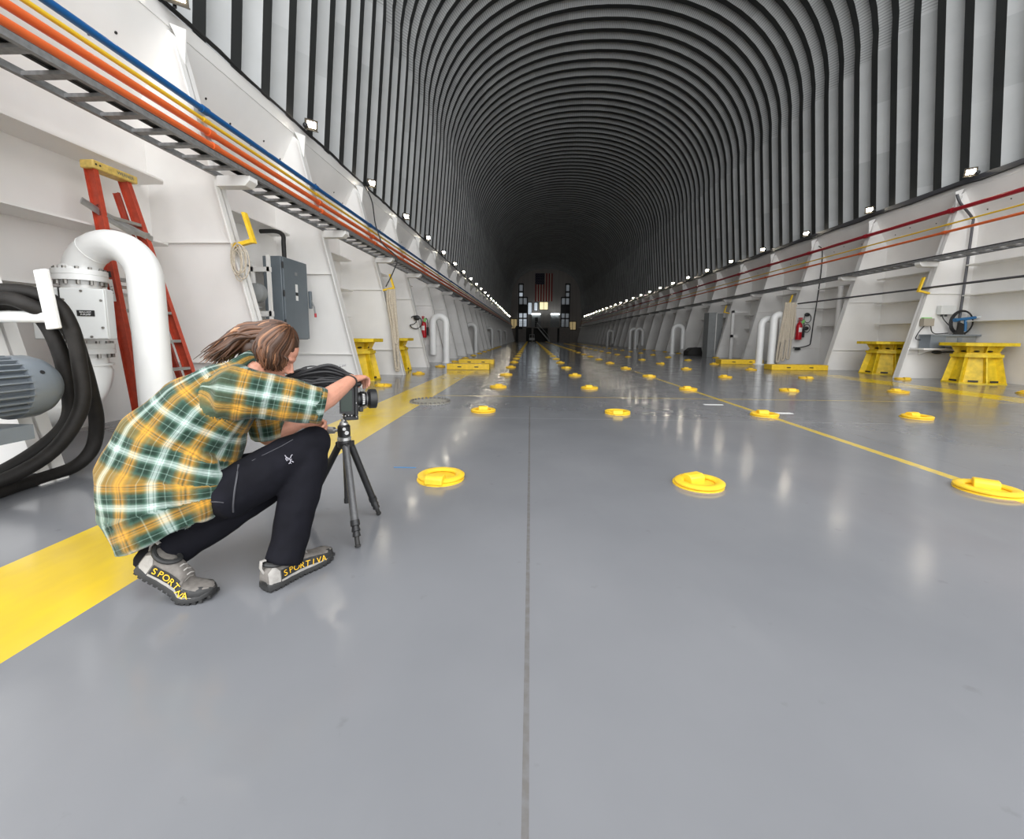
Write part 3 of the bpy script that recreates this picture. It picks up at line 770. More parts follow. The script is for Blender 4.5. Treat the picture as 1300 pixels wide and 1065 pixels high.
q = MB(); q.tube(smoothpts([(-.17, .0, 1.34), (-.17, .0, 1.6), (-.2, .04, 1.75), (-.33, .06, 1.82), (-.6, .06, 1.82)], 5), .035, 10)
tag(q.obj('cable_conduit', M['black'], None), 'short dark conduit rising from the grey electrical cabinet', 'conduit').location = (-4.0, 7.02, .92)
t = thing('fixture_rack', 'white steel rack with grey fixture beside the electrical cabinet', 'rack', (-4.05, 6.25, 1.0))
q = MB(); q.bb((-.2, 0, 0), (-.16, .05, 1.1)); q.bb((.05, 0, 0), (.09, .05, 1.2)); q.bb((-.55, .0, .28), (.1, .05, .36)); q.bb((-.55, .0, .95), (.1, .05, 1.02)); q.obj('frame', M['white'], t)
q = MB(); q.lathe([(.03, 0), (.14, .06), (.15, .14), (.05, .2), (.0, .21)], (-.05, -.22, .62), 'y', 18); q.obj('reel', M['midgrey'], t)

def hook(label, x, y, z, inward, m=None, up=.36):
    t = thing('hose_hook', label, 'hook', (x, y, z), group='yellow hooks on the web frames')
    q = MB(); q.prism([(0, -.03, 0), (0, .03, 0), (0, .03, .045), (0, -.03, .045)], (inward * .3, -.03, .06)); q.obj('arm', M['yellow'], t)
    q = MB(); q.prism([(inward * .27, -.06, .05), (inward * .31, -.06, .05), (inward * .31, 0, .05), (inward * .27, 0, .05)], (inward * -.1, .0, up)); q.obj('upright', M['yellow'], t)
    return t
hook('yellow angled hook on the left wall above the electrical cabinet', xl(2.06) + .0, 5.12, 2.06, 1)
hook('yellow hook high on the left wall holding the beige rope', xl(2.1), 10.4, 2.1, 1)
hook('yellow angled hook on the nearest right wall frame', xr(2.12), 11.0, 2.12, -1)
hook('yellow hook on the right wall above the hanging beige hose', xr(2.2) , 16.25, 2.2, -1)
hook('yellow hook on the right wall above the grey locker', xr(2.2), 21.5, 2.2, -1)
# rope coils
q = MB(); c0 = V((xl(1.95) + .06, 5.08, 1.88))
for k in range(7):
    a = .085 + .016 * (k % 4); q.tube([c0 + V((.06 * math.cos(u) * (1 + .1 * k % 2) + .012 * k - .03, -.012 * (k % 3), a * 1.7 * math.sin(u) + .02 * (k % 3))) for u in [2 * PI * i / 24 for i in range(24)]], .007, 6, closed=True)
tag(q.obj('rope_coil', M['rope']), 'small coil of pale rope tied at the yellow hook near the cabinet', 'rope')
def hose_hang(x, y, z0, z1, n, r, wdt, lab, m='rope', s=1):
    q = MB()
    for k in range(n):
        xa = -wdt / 2 + wdt * k / n; xb = xa + wdt / n * 1.6
        zb = z0 + (.0 if k % 2 == 0 else (z1 - z0) * .32) + .03 * k
        sk = s * .16 * (1 - k / n)
        pts = smoothpts([(xa * .8, -.03 * (k % 2), z1), (xa, -.04, z1 - .3), (xa - sk * .6, -.05, (zb + z1) / 2), (xa - sk, -.04, zb + .12), ((xa + xb) / 2 - sk, -.05, zb), (xb - sk, -.04, zb + .12), (xb - sk * .5, -.03, (zb + z1) / 2), (xb * .8, -.02, z1)], 5)
        q.tube(pts, r, 8)
    o = q.obj('hanging_hose', M[m]); o.location = (x, y, 0); return tag(o, lab, 'hose')
hose_hang(xl(1.3) + .02, 10.38, .12, 2.14, 3, .03, .16, 'pale rope hose hanging down the left wall beside a yellow stand', s=-1)
hose_hang(9.33, 15.6, .14, 2.28, 6, .035, .36, 'bundle of beige hose hanging in loops on the right wall')
def cable_loop(pts, lab, r=.011, name='cable'):
    q = MB(); q.tube(smoothpts(pts, 6), r, 8); return tag(q.obj(name, M['dark']), lab, 'cable')
q = MB(); c0 = V((-3.62, 13.03, 1.42)); q.tube([c0 + V((.2 * math.cos(u), 0, .2 * math.sin(u))) for u in [-2.7 + 5.0 * i / 20 for i in range(21)]], .014, 8); q.tube(smoothpts([c0 + V((-.18, 0, -.09)), c0 + V((.0, -.02, -.02)), c0 + V((.1, 0, .2))], 5), .012, 8); q.ball(c0 + V((.05, -.03, .14)), (.11, .05, .08), 10)
tag(q.obj('socket_cable', M['dark']), 'loop of black cable with plug on the left wall near the extinguisher', 'cable')

def extinguisher(x, y, z, lab, k=1.0):
    t = thing('fire_extinguisher', lab, 'fire extinguisher', (x, y, z))
    q = MB(); q.lathe([(.085 * k, 0), (.092 * k, .02), (.092 * k, .46 * k), (.07 * k, .54 * k), (.03 * k, .57 * k), (.03 * k, .62 * k)], seg=20); q.obj('cylinder', M['red'], t)
    q = MB(); q.box((.0, -.03, .655 * k), (.05, .15, .05)); q.box((.0, -.04, .71 * k), (.08, .12, .05)); q.obj('valve_head', M['red'], t)
    q = MB(); q.tube(smoothpts([(.02, 0, .63 * k), (.12, -.02, .66 * k), (.16, -.02, .5 * k), (.15, -.02, .36 * k), (.15, -.02, .1 * k)], 6), .014, 8)
    q.tube([(.155, -.02, .36 * k), (.155, -.02, .08 * k)], .04, 10); q.obj('hose', M['black'], t)
    q = MB(); q.box((.07, -.1, .6 * k), (.09, .01, .13), Matrix.Rotation(.5, 3, 'Y')); q.obj('inspection_tag', M['green'], t)
    q = MB(); q.tube([(0.0 + .094 * k * math.sin(a), -.094 * k * math.cos(a), .33 * k) for a in (-.6, -.3, 0, .3, .6)], [(.075 * k, .002)] * 5, 8, up=(0, 0, 1)); q.obj('label', M['labelwhite'], t)
    return t
cable_loop([(-4.25, 10.9, 4.78), (-3.98, 10.6, 4.3), (-3.82, 10.34, 3.72), (-3.70, 10.32, 3.35), (-3.62, 10.32, 3.2), (-3.30, 10.32, 2.9), (-3.38, 10.32, 2.6), (-3.6, 10.34, 2.2)], 'thin black cable dropping from the left ledge past the pipes', .014)
extinguisher(-4.0, 15.5, .93, 'red fire extinguisher hanging on the left wall', 1.08)
extinguisher(10.10, 16.2, .95, 'red fire extinguisher on the right wall beside hanging hose', 1.12)

# ------------------------------------------------------------------ yellow pedestals
def pedestal(lab, x, y, s=1.0):
    t = thing('pedestal', lab, 'pedestal', (x, y, 0), rz=PI / 8, group='yellow octagonal steel pedestals')
    n8 = 8
    def ring(r, z): return [V((r * math.cos(2 * PI * k / 8), r * math.sin(2 * PI * k / 8), z)) for k in range(8)]
    def frust(r0, z0, r1, z1):
        q = MB(); q.lathe([(r0, z0), (r1, z1)], seg=8); return q
    q = frust(.70 * s, 0, .70 * s, .03); q.obj('base_plate', M['yellowold'], t)
    q = frust(.54 * s, .03, .40 * s, .60); sk_ = q.obj('skirt', M['yellowold'], t)
    for k in range(8):
        a = 2 * PI * k / 8; e = V((math.cos(a), math.sin(a), 0)); tn = V((-e.y, e.x, 0)) * .012
        q = MB(); q.prism([e * .5 * s + V((0, 0, .03)) - tn, e * .685 * s + V((0, 0, .03)) - tn, e * .535 * s + V((0, 0, .60)) - tn, e * .4 * s + V((0, 0, .60)) - tn], tn * 2); q.obj('rib', M['yellowold'], t)
    q = MB()
    for k in range(8):
        a = 2 * PI * (k + .5) / 8; e = V((math.cos(a), math.sin(a), 0))
        q.box(e * .565 * s + V((0, 0, .06)), (.02, .16, .04), Matrix.Rotation(a, 3, 'Z'))
    q.obj('drain_slot', M['dark'], t)
    q = frust(.57 * s, .60, .57 * s, .665); q.obj('middle_plate', M['yellowold'], t)
    q = frust(.50 * s, .665, .50 * s, .70); q.obj('upper_flange', M['yellowold'], t)
    q = frust(.36 * s, .70, .40 * s, .855); q.obj('neck', M['yellowold'], t)
    for k in range(8):
        a = 2 * PI * k / 8; e = V((math.cos(a), math.sin(a), 0)); tn = V((-e.y, e.x, 0)) * .011
        q = MB(); q.prism([e * .3 * s + V((0, 0, .70)) - tn, e * .46 * s + V((0, 0, .70)) - tn, e * .56 * s + V((0, 0, .855)) - tn, e * .3 * s + V((0, 0, .855)) - tn], tn * 2); q.obj('rib', M['yellowold'], t)
    q = MB()
    for k in range(8):
        a = 2 * PI * (k + .5) / 8; e = V((math.cos(a), math.sin(a), 0)); q.ball(e * .36 * s + V((0, 0, .735)), (.05, .05, .02), 10)
    q.obj('hole', M['dark'], t)
    q = MB(); Rm = Matrix.Rotation(-PI / 8, 3, 'Z'); q.prism([Rm @ V(p) for p in ((-.70 * s, -.38 * s, .855), (-.5 * s, -.62 * s, .855), (.5 * s, -.62 * s, .855), (.70 * s, -.38 * s, .855), (.70 * s, .38 * s, .855), (.5 * s, .62 * s, .855), (-.5 * s, .62 * s, .855), (-.70 * s, .38 * s, .855))], (0, 0, .075)); q.obj('top_plate', M['yellowold'], t, bevel=.006)
    return t
pedestal('yellow steel pedestal at the right edge beside the shelf', 10.36, 10.12, .80)
pedestal('yellow steel pedestal in the second bay of the right wall', 10.33, 12.45, .93)
pedestal('yellow steel pedestal near the tripod by the left wall', -3.93, 9.15, .78)
pedestal('yellow steel pedestal of the left wall beyond the hanging rope', -3.95, 11.8, .75)

# ------------------------------------------------------------------ yellow floor blocks
def block(lab, x0, x1, y0, y1, h):
    t = thing('floor_block', lab, 'block', (x0, y0, 0))
    q = MB(); q.bb((0, 0, 0), (x1 - x0, y1 - y0, h)); q.obj('body', M['yellow'], t, bevel=.012)
    q = MB()
    for fx in (.3, .7): q.box(((x1 - x0) * fx, -.003, h * .5), (.12, .01, .03))
    q.obj('slot', M['dark'], t)
block('low yellow steel block, nearer of the two by the left wall', -2.5, -1.22, 12.3, 12.75, .17)
block('low yellow steel block, farther of the two by the left wall', -2.55, -1.3, 14.7, 15.2, .17)
block('long low yellow block below the hanging hose on the right', 7.62, 9.35, 13.4, 13.85, .17)
block('long low yellow block behind the other on the right', 7.35, 8.95, 16.3, 16.8, .17)

# ------------------------------------------------------------------ right wall: shelf and equipment
t = thing('wall_shelf', 'white steel shelf on the nearest right wall frame', 'shelf', (9.62, 11.08, .74))
q = MB(); q.prism([(.05, -.42, 0), (.95, -.42, 0), (1.35, 0, 0), (.02, 0, 0)], (0, 0, .04)); q.obj('shelf_board', M['white'], t)
q = MB(); q.prism([(.3, -.36, 0), (.3, 0, 0), (.3, 0, -.14)], (.02, 0, 0)); q.obj('bracket', M['white'], t)
t = thing('trunk_box', 'long grey wiring trunk box resting on the white shelf', 'box', (9.86, 10.72, .78))
q = MB(); q.bb((0, 0, 0), (.36, .3, .3)); q.obj('end_case', M['motor'], t, bevel=.006)
q = MB(); q.bb((.36, .04, .04), (1.1, .3, .30)); q.obj('trunk', M['midgrey'], t)
q = MB(); q.bb((-.02, -.02, .30), (1.16, .31, .34)); q.obj('lid', M['motor'], t)
q = MB(); q.bb((.66, .02, .16), (.76, .04, .26)); q.obj('latch', M['motor'], t)
t = thing('junction_box', 'small beige junction box with green strip above the shelf', 'box', (9.98, 11.07, 1.33))
q = MB(); q.bb((-.12, -.12, 0), (.13, 0, .19)); q.obj('case', mat('beige_box_enamel', (.36, .32, .26), .5), t, bevel=.006)
q = MB(); q.bb((-.11, -.1, .19), (.08, -.02, .215)); q.obj('strip', M['green'], t)
t = thing('junction_box', 'white junction box high on the nearest right wall frame', 'box', (10.42, 11.07, 1.62))
q = MB(); q.bb((-.18, -.12, 0), (.18, 0, .22)); q.obj('case', M['boxwhite'], t, bevel=.008)
q = MB(); q.cyl((-.1, -.06, -.05), (-.1, -.06, 0), .025, seg=10); q.cyl((.0, -.06, -.05), (.0, -.06, 0), .025, seg=10); q.obj('gland', M['dark'], t)
cable_loop([(9.92, 11.0, 1.33), (9.8, 10.98, 1.2), (9.73, 10.98, 1.02), (9.85, 10.98, .98)], 'black lead from the beige junction box down to the trunk box')
cable_loop([(10.08, 11.0, 1.33), (10.1, 10.98, 1.2), (10.2, 10.98, 1.14), (10.42, 10.98, 1.15), (10.5, 10.98, 1.16)], 'black lead lying along the lid of the grey trunk box')
cable_loop([(10.32, 11.0, 1.6), (10.35, 10.98, 1.5), (10.5, 10.98, 1.35), (10.68, 11.0, 1.22), (10.72, 11.0, 1.12)], 'black lead from the white junction box')
q = MB(); q.tube(smoothpts([(10.3, 10.98, 4.5), (10.4, 10.98, 4.3), (10.72, 10.98, 3.95), (10.76, 10.99, 3.75), (10.76, 11.0, 2.4), (10.74, 11.0, 1.13)], 5), .028, 10); tag(q.obj('riser_conduit', M['rail']), 'dark riser conduit running down to the grey trunk box', 'conduit')
t = thing('pneumatic_tool', 'blue tool on a black stand at the end of the trunk box', 'tool', (10.56, 10.80, 1.12))
q = MB(); q.prism([(-.1, -.02, 0), (.12, -.02, 0), (.1, -.02, .26), (.0, -.02, .3), (-.02, -.02, .12)], (0, .05, 0)); q.obj('stand', M['black'], t)
q = MB(); q.tube([(-.08, 0, .36), (.36, 0, .42)], .035, 10); q.tube([(.14, 0, .38), (.16, 0, .08)], .03, 10); q.tube([(-.12, 0, .35), (-.07, 0, .36)], .05, 10); q.obj('body', M['blueplastic'], t)
q = MB(); q.tube([(.36, 0, .42), (.48, 0, .44)], .03, 10); q.obj('nozzle', M['boxwhite'], t)
q = MB(); c0 = V((11.0, 10.86, 1.5))
c0 = V((10.73, 10.93, 1.42))
for k in range(3): q.tube([c0 + V(((.28 - .02 * k) * math.cos(u), -.015 * k, (.30 - .015 * k) * math.sin(u))) for u in [2 * PI * i / 28 for i in range(28)]], .012, 8, closed=True)
q.tube(smoothpts([c0 + V((.1, -.03, -.28)), c0 + V((.0, -.04, -.45)), c0 + V((-.08, -.05, -.6))], 5), .01, 8)
tag(q.obj('coiled_air_hose', M['dark']), 'coil of thin black air hose behind the blue tool', 'hose')
q = MB(); q.ball((10.12, 10.8, .68), (.13, .06, .045), 12); q.tube(smoothpts([(10.2, 10.8, .68), (10.4, 10.82, .69), (10.6, 10.85, .7)], 4), .02, 8); tag(q.obj('plug_socket', M['dark']), 'black cable plug hanging under the white shelf', 'plug')
# bay with the extinguisher
t = thing('wall_conduit', 'white vertical riser pipe in the right wall bay', 'pipe', (10.35, 14.6, 0))
q = MB(); q.tube([(0, 0, 0), (0, 0, 2.75)], .085, 16); q.obj('pipe', M['white'], t)
q = MB(); q.tube([(0, 0, .5), (0, 0, .56)], .12, 16); q.tube([(0, 0, 2.4), (0, 0, 2.46)], .12, 16); q.obj('collar', M['white'], t)
q = MB(); q.tube([(-.2, -.1, 0), (-.2, -.1, .62), (.0, -.1, .62)], .03, 8); q.obj('guard', M['white'], t)
cable_loop([(10.6, 16.28, 4.4), (10.75, 16.28, 4.2), (10.78, 16.3, 3.4), (10.72, 16.3, 2.2), (10.66, 16.28, 1.6), (10.62, 16.28, .9), (10.55, 16.26, .75), (10.2, 16.22, .66), (9.95, 16.2, .66)], 'black cable dropping down the right wall beside the extinguisher', .018)
q = MB()
for cz, rr in ((1.75, .16), (1.38, .15)):
    q.tube([V((10.42 + rr * .8 * math.cos(u), 16.26, cz + rr * math.sin(u))) for u in [2 * PI * i / 20 for i in range(20)]], .012, 8, closed=True); q.ball((10.38, 16.24, cz + (.14 if cz > 1.5 else .0)), (.1, .05, .07), 10)
q.ball((10.12, 16.22, .6), (.12, .05, .05), 10)
tag(q.obj('socket_cable', M['dark']), 'looped black socket cables on the right wall beside the extinguisher', 'cable')
# locker, white frame and dark case further back
t = thing('grey_locker', 'tall grey sheet locker against the right wall', 'locker', (9.25, 22.2, 0))
q = MB(); q.bb((0, 0, 0), (.38, .6, 2.3)); q.obj('side_panel', M['midgrey'], t)
q = MB(); q.bb((.39, 0, 0), (.72, .6, 2.25)); q.obj('door', M['midgrey'], t, bevel=.01)
q = MB(); q.bb((.37, -.02, 0), (.40, .02, 2.28)); q.obj('edge_strip', M['white'], t)
t = thing('white_frame', 'white steel gate frame beside the grey locker', 'frame', (9.66, 20.6, 0))
q = MB(); q.bb((0, 0, 0), (.12, .08, 2.3)); q.bb((0, 0, 2.2), (.75, .08, 2.3)); q.bb((0, 0, 1.02), (.36, .08, 1.15)); q.obj('post', M['white'], t)
t = thing('equipment_case', 'black covered case on the floor left of the grey locker', 'case', (8.9, 23.9, 0))
q = MB(); q.prism([(0, 0, 0), (0, 0, .22), (.25, 0, .42), (.75, 0, .46), (.85, 0, 0)], (0, .7, 0)); q.obj('cover', M['black'], t, bevel=.03)

# ------------------------------------------------------------------ small things on the deck
t = thing('manhole_cover', 'flush round manhole cover ringed with bolts on the yellow band', 'manhole', (-1.52, 6.2, 0))
q = MB(); q.lathe([(.31, .0), (.31, .006), (.001, .007)], seg=40); q.obj('cover_plate', mat('worn_grey_plate', (.34, .32, .27), .4, var=.25, vscale=8), t)
q = MB(); q.cyl((0, 0, .004), (0, 0, .03), .017, seg=6); bm_ = q.mesh('bolt', M['bolt'])
for k in range(28):
    a = 2 * PI * k / 28; link('bolt', bm_, t).location = (.285 * math.cos(a), .285 * math.sin(a), 0)
q = MB(); q.bb((-1.03, 3.02, .0005), (-.86, 3.035, .003)); tag(q.obj('tape_strip', M['tape']), 'short strip of blue tape on the floor behind the tripod', 'tape')
q = MB(); q.bb((2.62, 6.25, .0005), (2.9, 6.32, .003)); tag(q.obj('paper_label', M['labelwhite']), 'small white paper label on the floor left of the centre line', 'label')
q = MB(); q.bb((3.3, 5.6, .0005), (3.52, 5.68, .003)); tag(q.obj('paper_label', M['labelwhite']), 'white paper label on the floor right of the centre line', 'label')

# ================================================================== photographer, camera, tripod
def remeshed(name, mb, voxel, smooth=4, mats=None, disp=None):
    me0 = bpy.data.meshes.new('tmp'); mb.bm.to_mesh(me0); mb.bm.free()
    o = bpy.data.objects.new('tmp', me0); COL.objects.link(o)
    r = o.modifiers.new('r', 'REMESH'); r.mode = 'VOXEL'; r.voxel_size = voxel
    if smooth:
        s_ = o.modifiers.new('s', 'SMOOTH'); s_.factor = .5; s_.iterations = smooth
    dg = bpy.context.evaluated_depsgraph_get()
    me = bpy.data.meshes.new_from_object(o.evaluated_get(dg)); me.name = name
    bpy.data.objects.remove(o); bpy.data.meshes.remove(me0)
    if disp:
        for v in me.vertices: v.co = v.co + v.normal * disp(v.co)
    me.materials.clear()
    for m in mats or []: me.materials.append(m)
    me.polygons.foreach_set('use_smooth', [True] * len(me.polygons))
    return me
from mathutils import noise as NZ
from mathutils.bvhtree import BVHTree

skin = mat('skin', (.56, .27, .185), .5, var=.14, vscale=30, bump=.08, bscale=250)
skin.node_tree.nodes['Principled BSDF'].inputs['Subsurface Weight'].default_value = .08
skin.node_tree.nodes['Principled BSDF'].inputs['Subsurface Radius'].default_value = (.02, .008, .005)
trous = mat('black_trouser_fabric', (.0065, .0065, .010), .85, spec=.15, var=.35, vscale=10, bump=.15, bscale=14)

# joints (metres)
FD = V((.94, .34, 0)).normalized(); RT = V((.34, -.94, 0)).normalized()
hipR, hipL = V((-1.20, 1.50, .36)), V((-1.32, 1.68, .36))
kneR, ankR = V((-.95, 1.735, .525)), V((-.985, 1.555, .11))
kneL, ankL = V((-1.03, 1.76, .43)), V((-1.425, 1.475, .15))
shR, elR, wrR = V((-1.165, 1.575, .775)), V((-.91, 1.72, .70)), V((-.865, 1.965, .785))
shL, elL, wrL = V((-1.28, 1.90, .78)), V((-1.29, 1.95, .50)), V((-1.145, 2.0, .562))
neck = V((-1.20, 1.735, .85)); HC = V((-1.145, 1.815, .925))
hf = V((.76, .28, -.62)).normalized(); hr = V((.34, -.94, 0)); hr = (hr - hf * hr.dot(hf)).normalized(); hu = hr.cross(hf).normalized()
if hu.z < 0: hu = -hu

def H(a, b_, c): return HC + hf * a + hr * b_ + hu * c
HR = Matrix((hf, hr, hu)).transposed()

def hand(mb, wrist, fdir, nrm, side, curls, spread=.0, thumb=None, size=1.0):
    """palm from wrist along fdir, nrm = back-of-hand normal; side = +1 thumb on the fdir x nrm side"""
    f_ = V(fdir).normalized(); n_ = V(nrm); n_ = (n_ - f_ * n_.dot(f_)).normalized(); s_ = f_.cross(n_) * side
    S = size
    mb.tube([wrist - f_ * .03, wrist + f_ * .005, wrist + f_ * .04 * S, wrist + f_ * .075 * S, wrist + f_ * .09 * S],
            [(.027 * S, .021 * S), (.030 * S, .019 * S), (.039 * S, .017 * S), (.041 * S, .014 * S), (.036 * S, .010 * S)], 14, up=s_)
    lens = [(.040, .026, .020), (.045, .029, .021), (.041, .027, .020), (.032, .020, .017)]
    for i in range(4):
        off = (.030 - .020 * i) * S
        p = wrist + f_ * (.084 - .004 * abs(i - 1)) * S + s_ * off + n_ * .002
        d = (f_ + s_ * (.10 - .07 * i) * (1 + spread)).normalized()
        pts = [p - d * .02, p]; a = 0
        for L_, c_ in zip(lens[i], curls[i]):
            a += c_; dd = d * math.cos(a) - n_ * math.sin(a); pts.append(pts[-1] + dd * L_ * S)
        r0 = (.0098, .0105, .0098, .0085)[i] * S
        mb.tube(pts, [r0 * .9, r0, r0 * .95, r0 * .88, r0 * .70], 10)
        mb.ball(pts[-1], r0 * .70, 8)
    th = thumb or [(.02, .3), (.03, .1), (.028, .1)]
    p = wrist + f_ * .022 * S + s_ * .026 * S - n_ * .004
    d = (f_ * .62 + s_ * .72 - n_ * .2).normalized(); pts = [p - d * .015, p]
    for L_, c_ in th:
        d = (d + f_ * c_ - n_ * c_ * .8 - s_ * c_ * .5).normalized(); pts.append(pts[-1] + d * L_ * S)
    mb.tube(pts, [.014 * S, .0145 * S, .0135 * S, .0115 * S, .008 * S], 10); mb.ball(pts[-1], .008 * S, 8)

# ---- body: one continuous surface
b = MB()
b.tube([neck - V((.06, .04, .07)), neck, H(-.035, 0, -.07), H(-.02, 0, -.03)], [.075, .058, .055, .055], 18)
b.ball(H(-.012, 0, .02), (.098, .076, .092), 24, HR)                       # cranium
b.ball(H(.028, 0, -.055), (.062, .058, .068), 20, HR)                      # face and jaw
b.ball(H(.060, 0, -.105), (.026, .026, .020), 12, HR)                      # chin
b.ball(H(.073, 0, .012), (.018, .052, .016), 12, HR)                       # brow
b.tube([H(.082, 0, -.002), H(.100, 0, -.03), H(.108, 0, -.042)], [.008, .011, .013], 10); b.ball(H(.096, .011, -.046), .009, 8); b.ball(H(.096, -.011, -.046), .009, 8)
b.tube([H(.082, -.022, -.072), H(.092, 0, -.07), H(.082, .022, -.072)], [.005, .0075, .005], 8); b.tube([H(.080, -.02, -.081), H(.090, 0, -.082), H(.080, .02, -.081)], [.005, .008, .005], 8)
for s_ in (1, -1):
    b.ball(H(.058, s_ * .04, -.045), (.02, .018, .02), 10, HR); b.ball(H(.066, s_ * .031, -.004), (.014, .017, .010), 10, HR)               # cheek
    b.ball(H(-.012, s_ * .078, -.025), (.018, .007, .030), 12, HR)           # ear
b.tube([neck, V((-1.27, 1.68, .74)), V((-1.36, 1.60, .55)), V((-1.33, 1.58, .36))], [(.09, .05), (.12, .07), (.11, .07), (.11, .08)], 20, up=RT)
for s0, e0, w0_ in ((shR, elR, wrR), (shL, elL, wrL)):
    m0 = e0.lerp(w0_, .28); m1 = e0.lerp(w0_, .7)
    b.tube([neck.lerp(s0, .5), s0, s0.lerp(e0, .5), e0], [.042, .05, .048, .043], 16)
    b.tube([e0.lerp(s0, .15), e0, m0, m1, w0_, w0_ + (w0_ - e0).normalized() * .01], [.040, .043, .045, .036, .028, .027], 16)
    b.ball(e0, .043, 14)
for hp, kn, an in ((hipR, kneR, ankR), (hipL, kneL, ankL)):
    b.tube([V((-1.33, 1.58, .36)).lerp(hp, .6), hp, hp.lerp(kn, .5), kn], [.07, .07, .062, .05], 16)
    b.tube([kn, kn.lerp(an, .35), an], [.055, .054, .036], 16); b.ball(kn, .055, 14); b.ball(an, .04, 12)
hand(b, wrR, (.10, .98, .06), (-.05, .0, 1), -1, [(.35, .9, .6), (.38, .95, .6), (.42, 1.0, .6), (.5, 1.0, .6)])
hand(b, wrL, (.85, .35, -.16), (-.15, .85, .35), 1, [(.7, .9, .5), (.75, .9, .5), (.8, .9, .5), (.85, .9, .5)], thumb=[(.03, .2), (.03, .25), (.026, .25)])
me = remeshed('person', b, .0036, 3, [skin])
P = link('person', me)
tag(P, 'person crouching in a plaid shirt and black trousers, leaning over a camera', 'person')
q = MB()
for s_ in (1, -1): q.ball(H(.066, s_ * .031, -.014), .011, 12)
ey = q.obj('eyes', M['labelwhite'], P)
q = MB()
for s_ in (1, -1): q.ball(H(.0742, s_ * .031, -.018), .0045, 8)
q.obj('pupils', M['black'], ey)
fd = (wrR - elR).normalized(); c0 = wrR - fd * .012
q = MB(); u_ = fd.orthogonal().normalized(); w_ = fd.cross(u_)
q.tube([c0 + u_ * .031 * math.cos(a) + w_ * .031 * math.sin(a) + fd * .004 * math.sin(a * 2) for a in [2 * PI * k / 24 for k in range(24)]], .0042, 8, closed=True)
q.obj('wristband', M['black'], P)

# ---- trousers
b = MB()
def wr(p): return .007 * NZ.noise(p * 9) + .004 * NZ.noise(p * 22)
b.tube([V((-1.44, 1.58, .46)), V((-1.42, 1.58, .36)), V((-1.30, 1.585, .33)), V((-1.2, 1.6, .36))], [(.15, .11), (.17, .13), (.165, .12), (.14, .09)], 22, up=RT)
b.tube([V((-1.30, 1.56, .35)), hipR.lerp(kneR, .08), hipR.lerp(kneR, .5), hipR.lerp(kneR, .85), kneR + (kneR - hipR).normalized() * .02], [.085, .102, .10, .088, .074], 22)
b.ball(kneR + V((.0, .0, -.002)), .078, 18)
b.tube([kneR + V((0, 0, .02)), kneR.lerp(ankR, .25), kneR.lerp(ankR, .6), kneR.lerp(ankR, .88), ankR + V((-.004, -.012, -.028))], [.072, .083, .078, .070, .074], 22)
b.tube([V((-1.36, 1.62, .35)), hipL, hipL.lerp(kneL, .5), kneL], [.10, .11, .10, .08], 22); b.ball(kneL, .078, 18)
b.tube([kneL, kneL.lerp(ankL, .3), kneL.lerp(ankL, .65), ankL + V((.0, 0, .0)), ankL + V((-.035, -.012, -.05))], [.078, .086, .086, .082, .074], 22)
me = remeshed('trousers', b, .009, 5, [trous], lambda p: wr(p) + .004 * math.sin(70 * (p.z + .5 * p.x) + 4 * NZ.noise(p * 6)) * max(0, 1 - (p - kneR).length / .2))
TR = link('trousers', me, P)

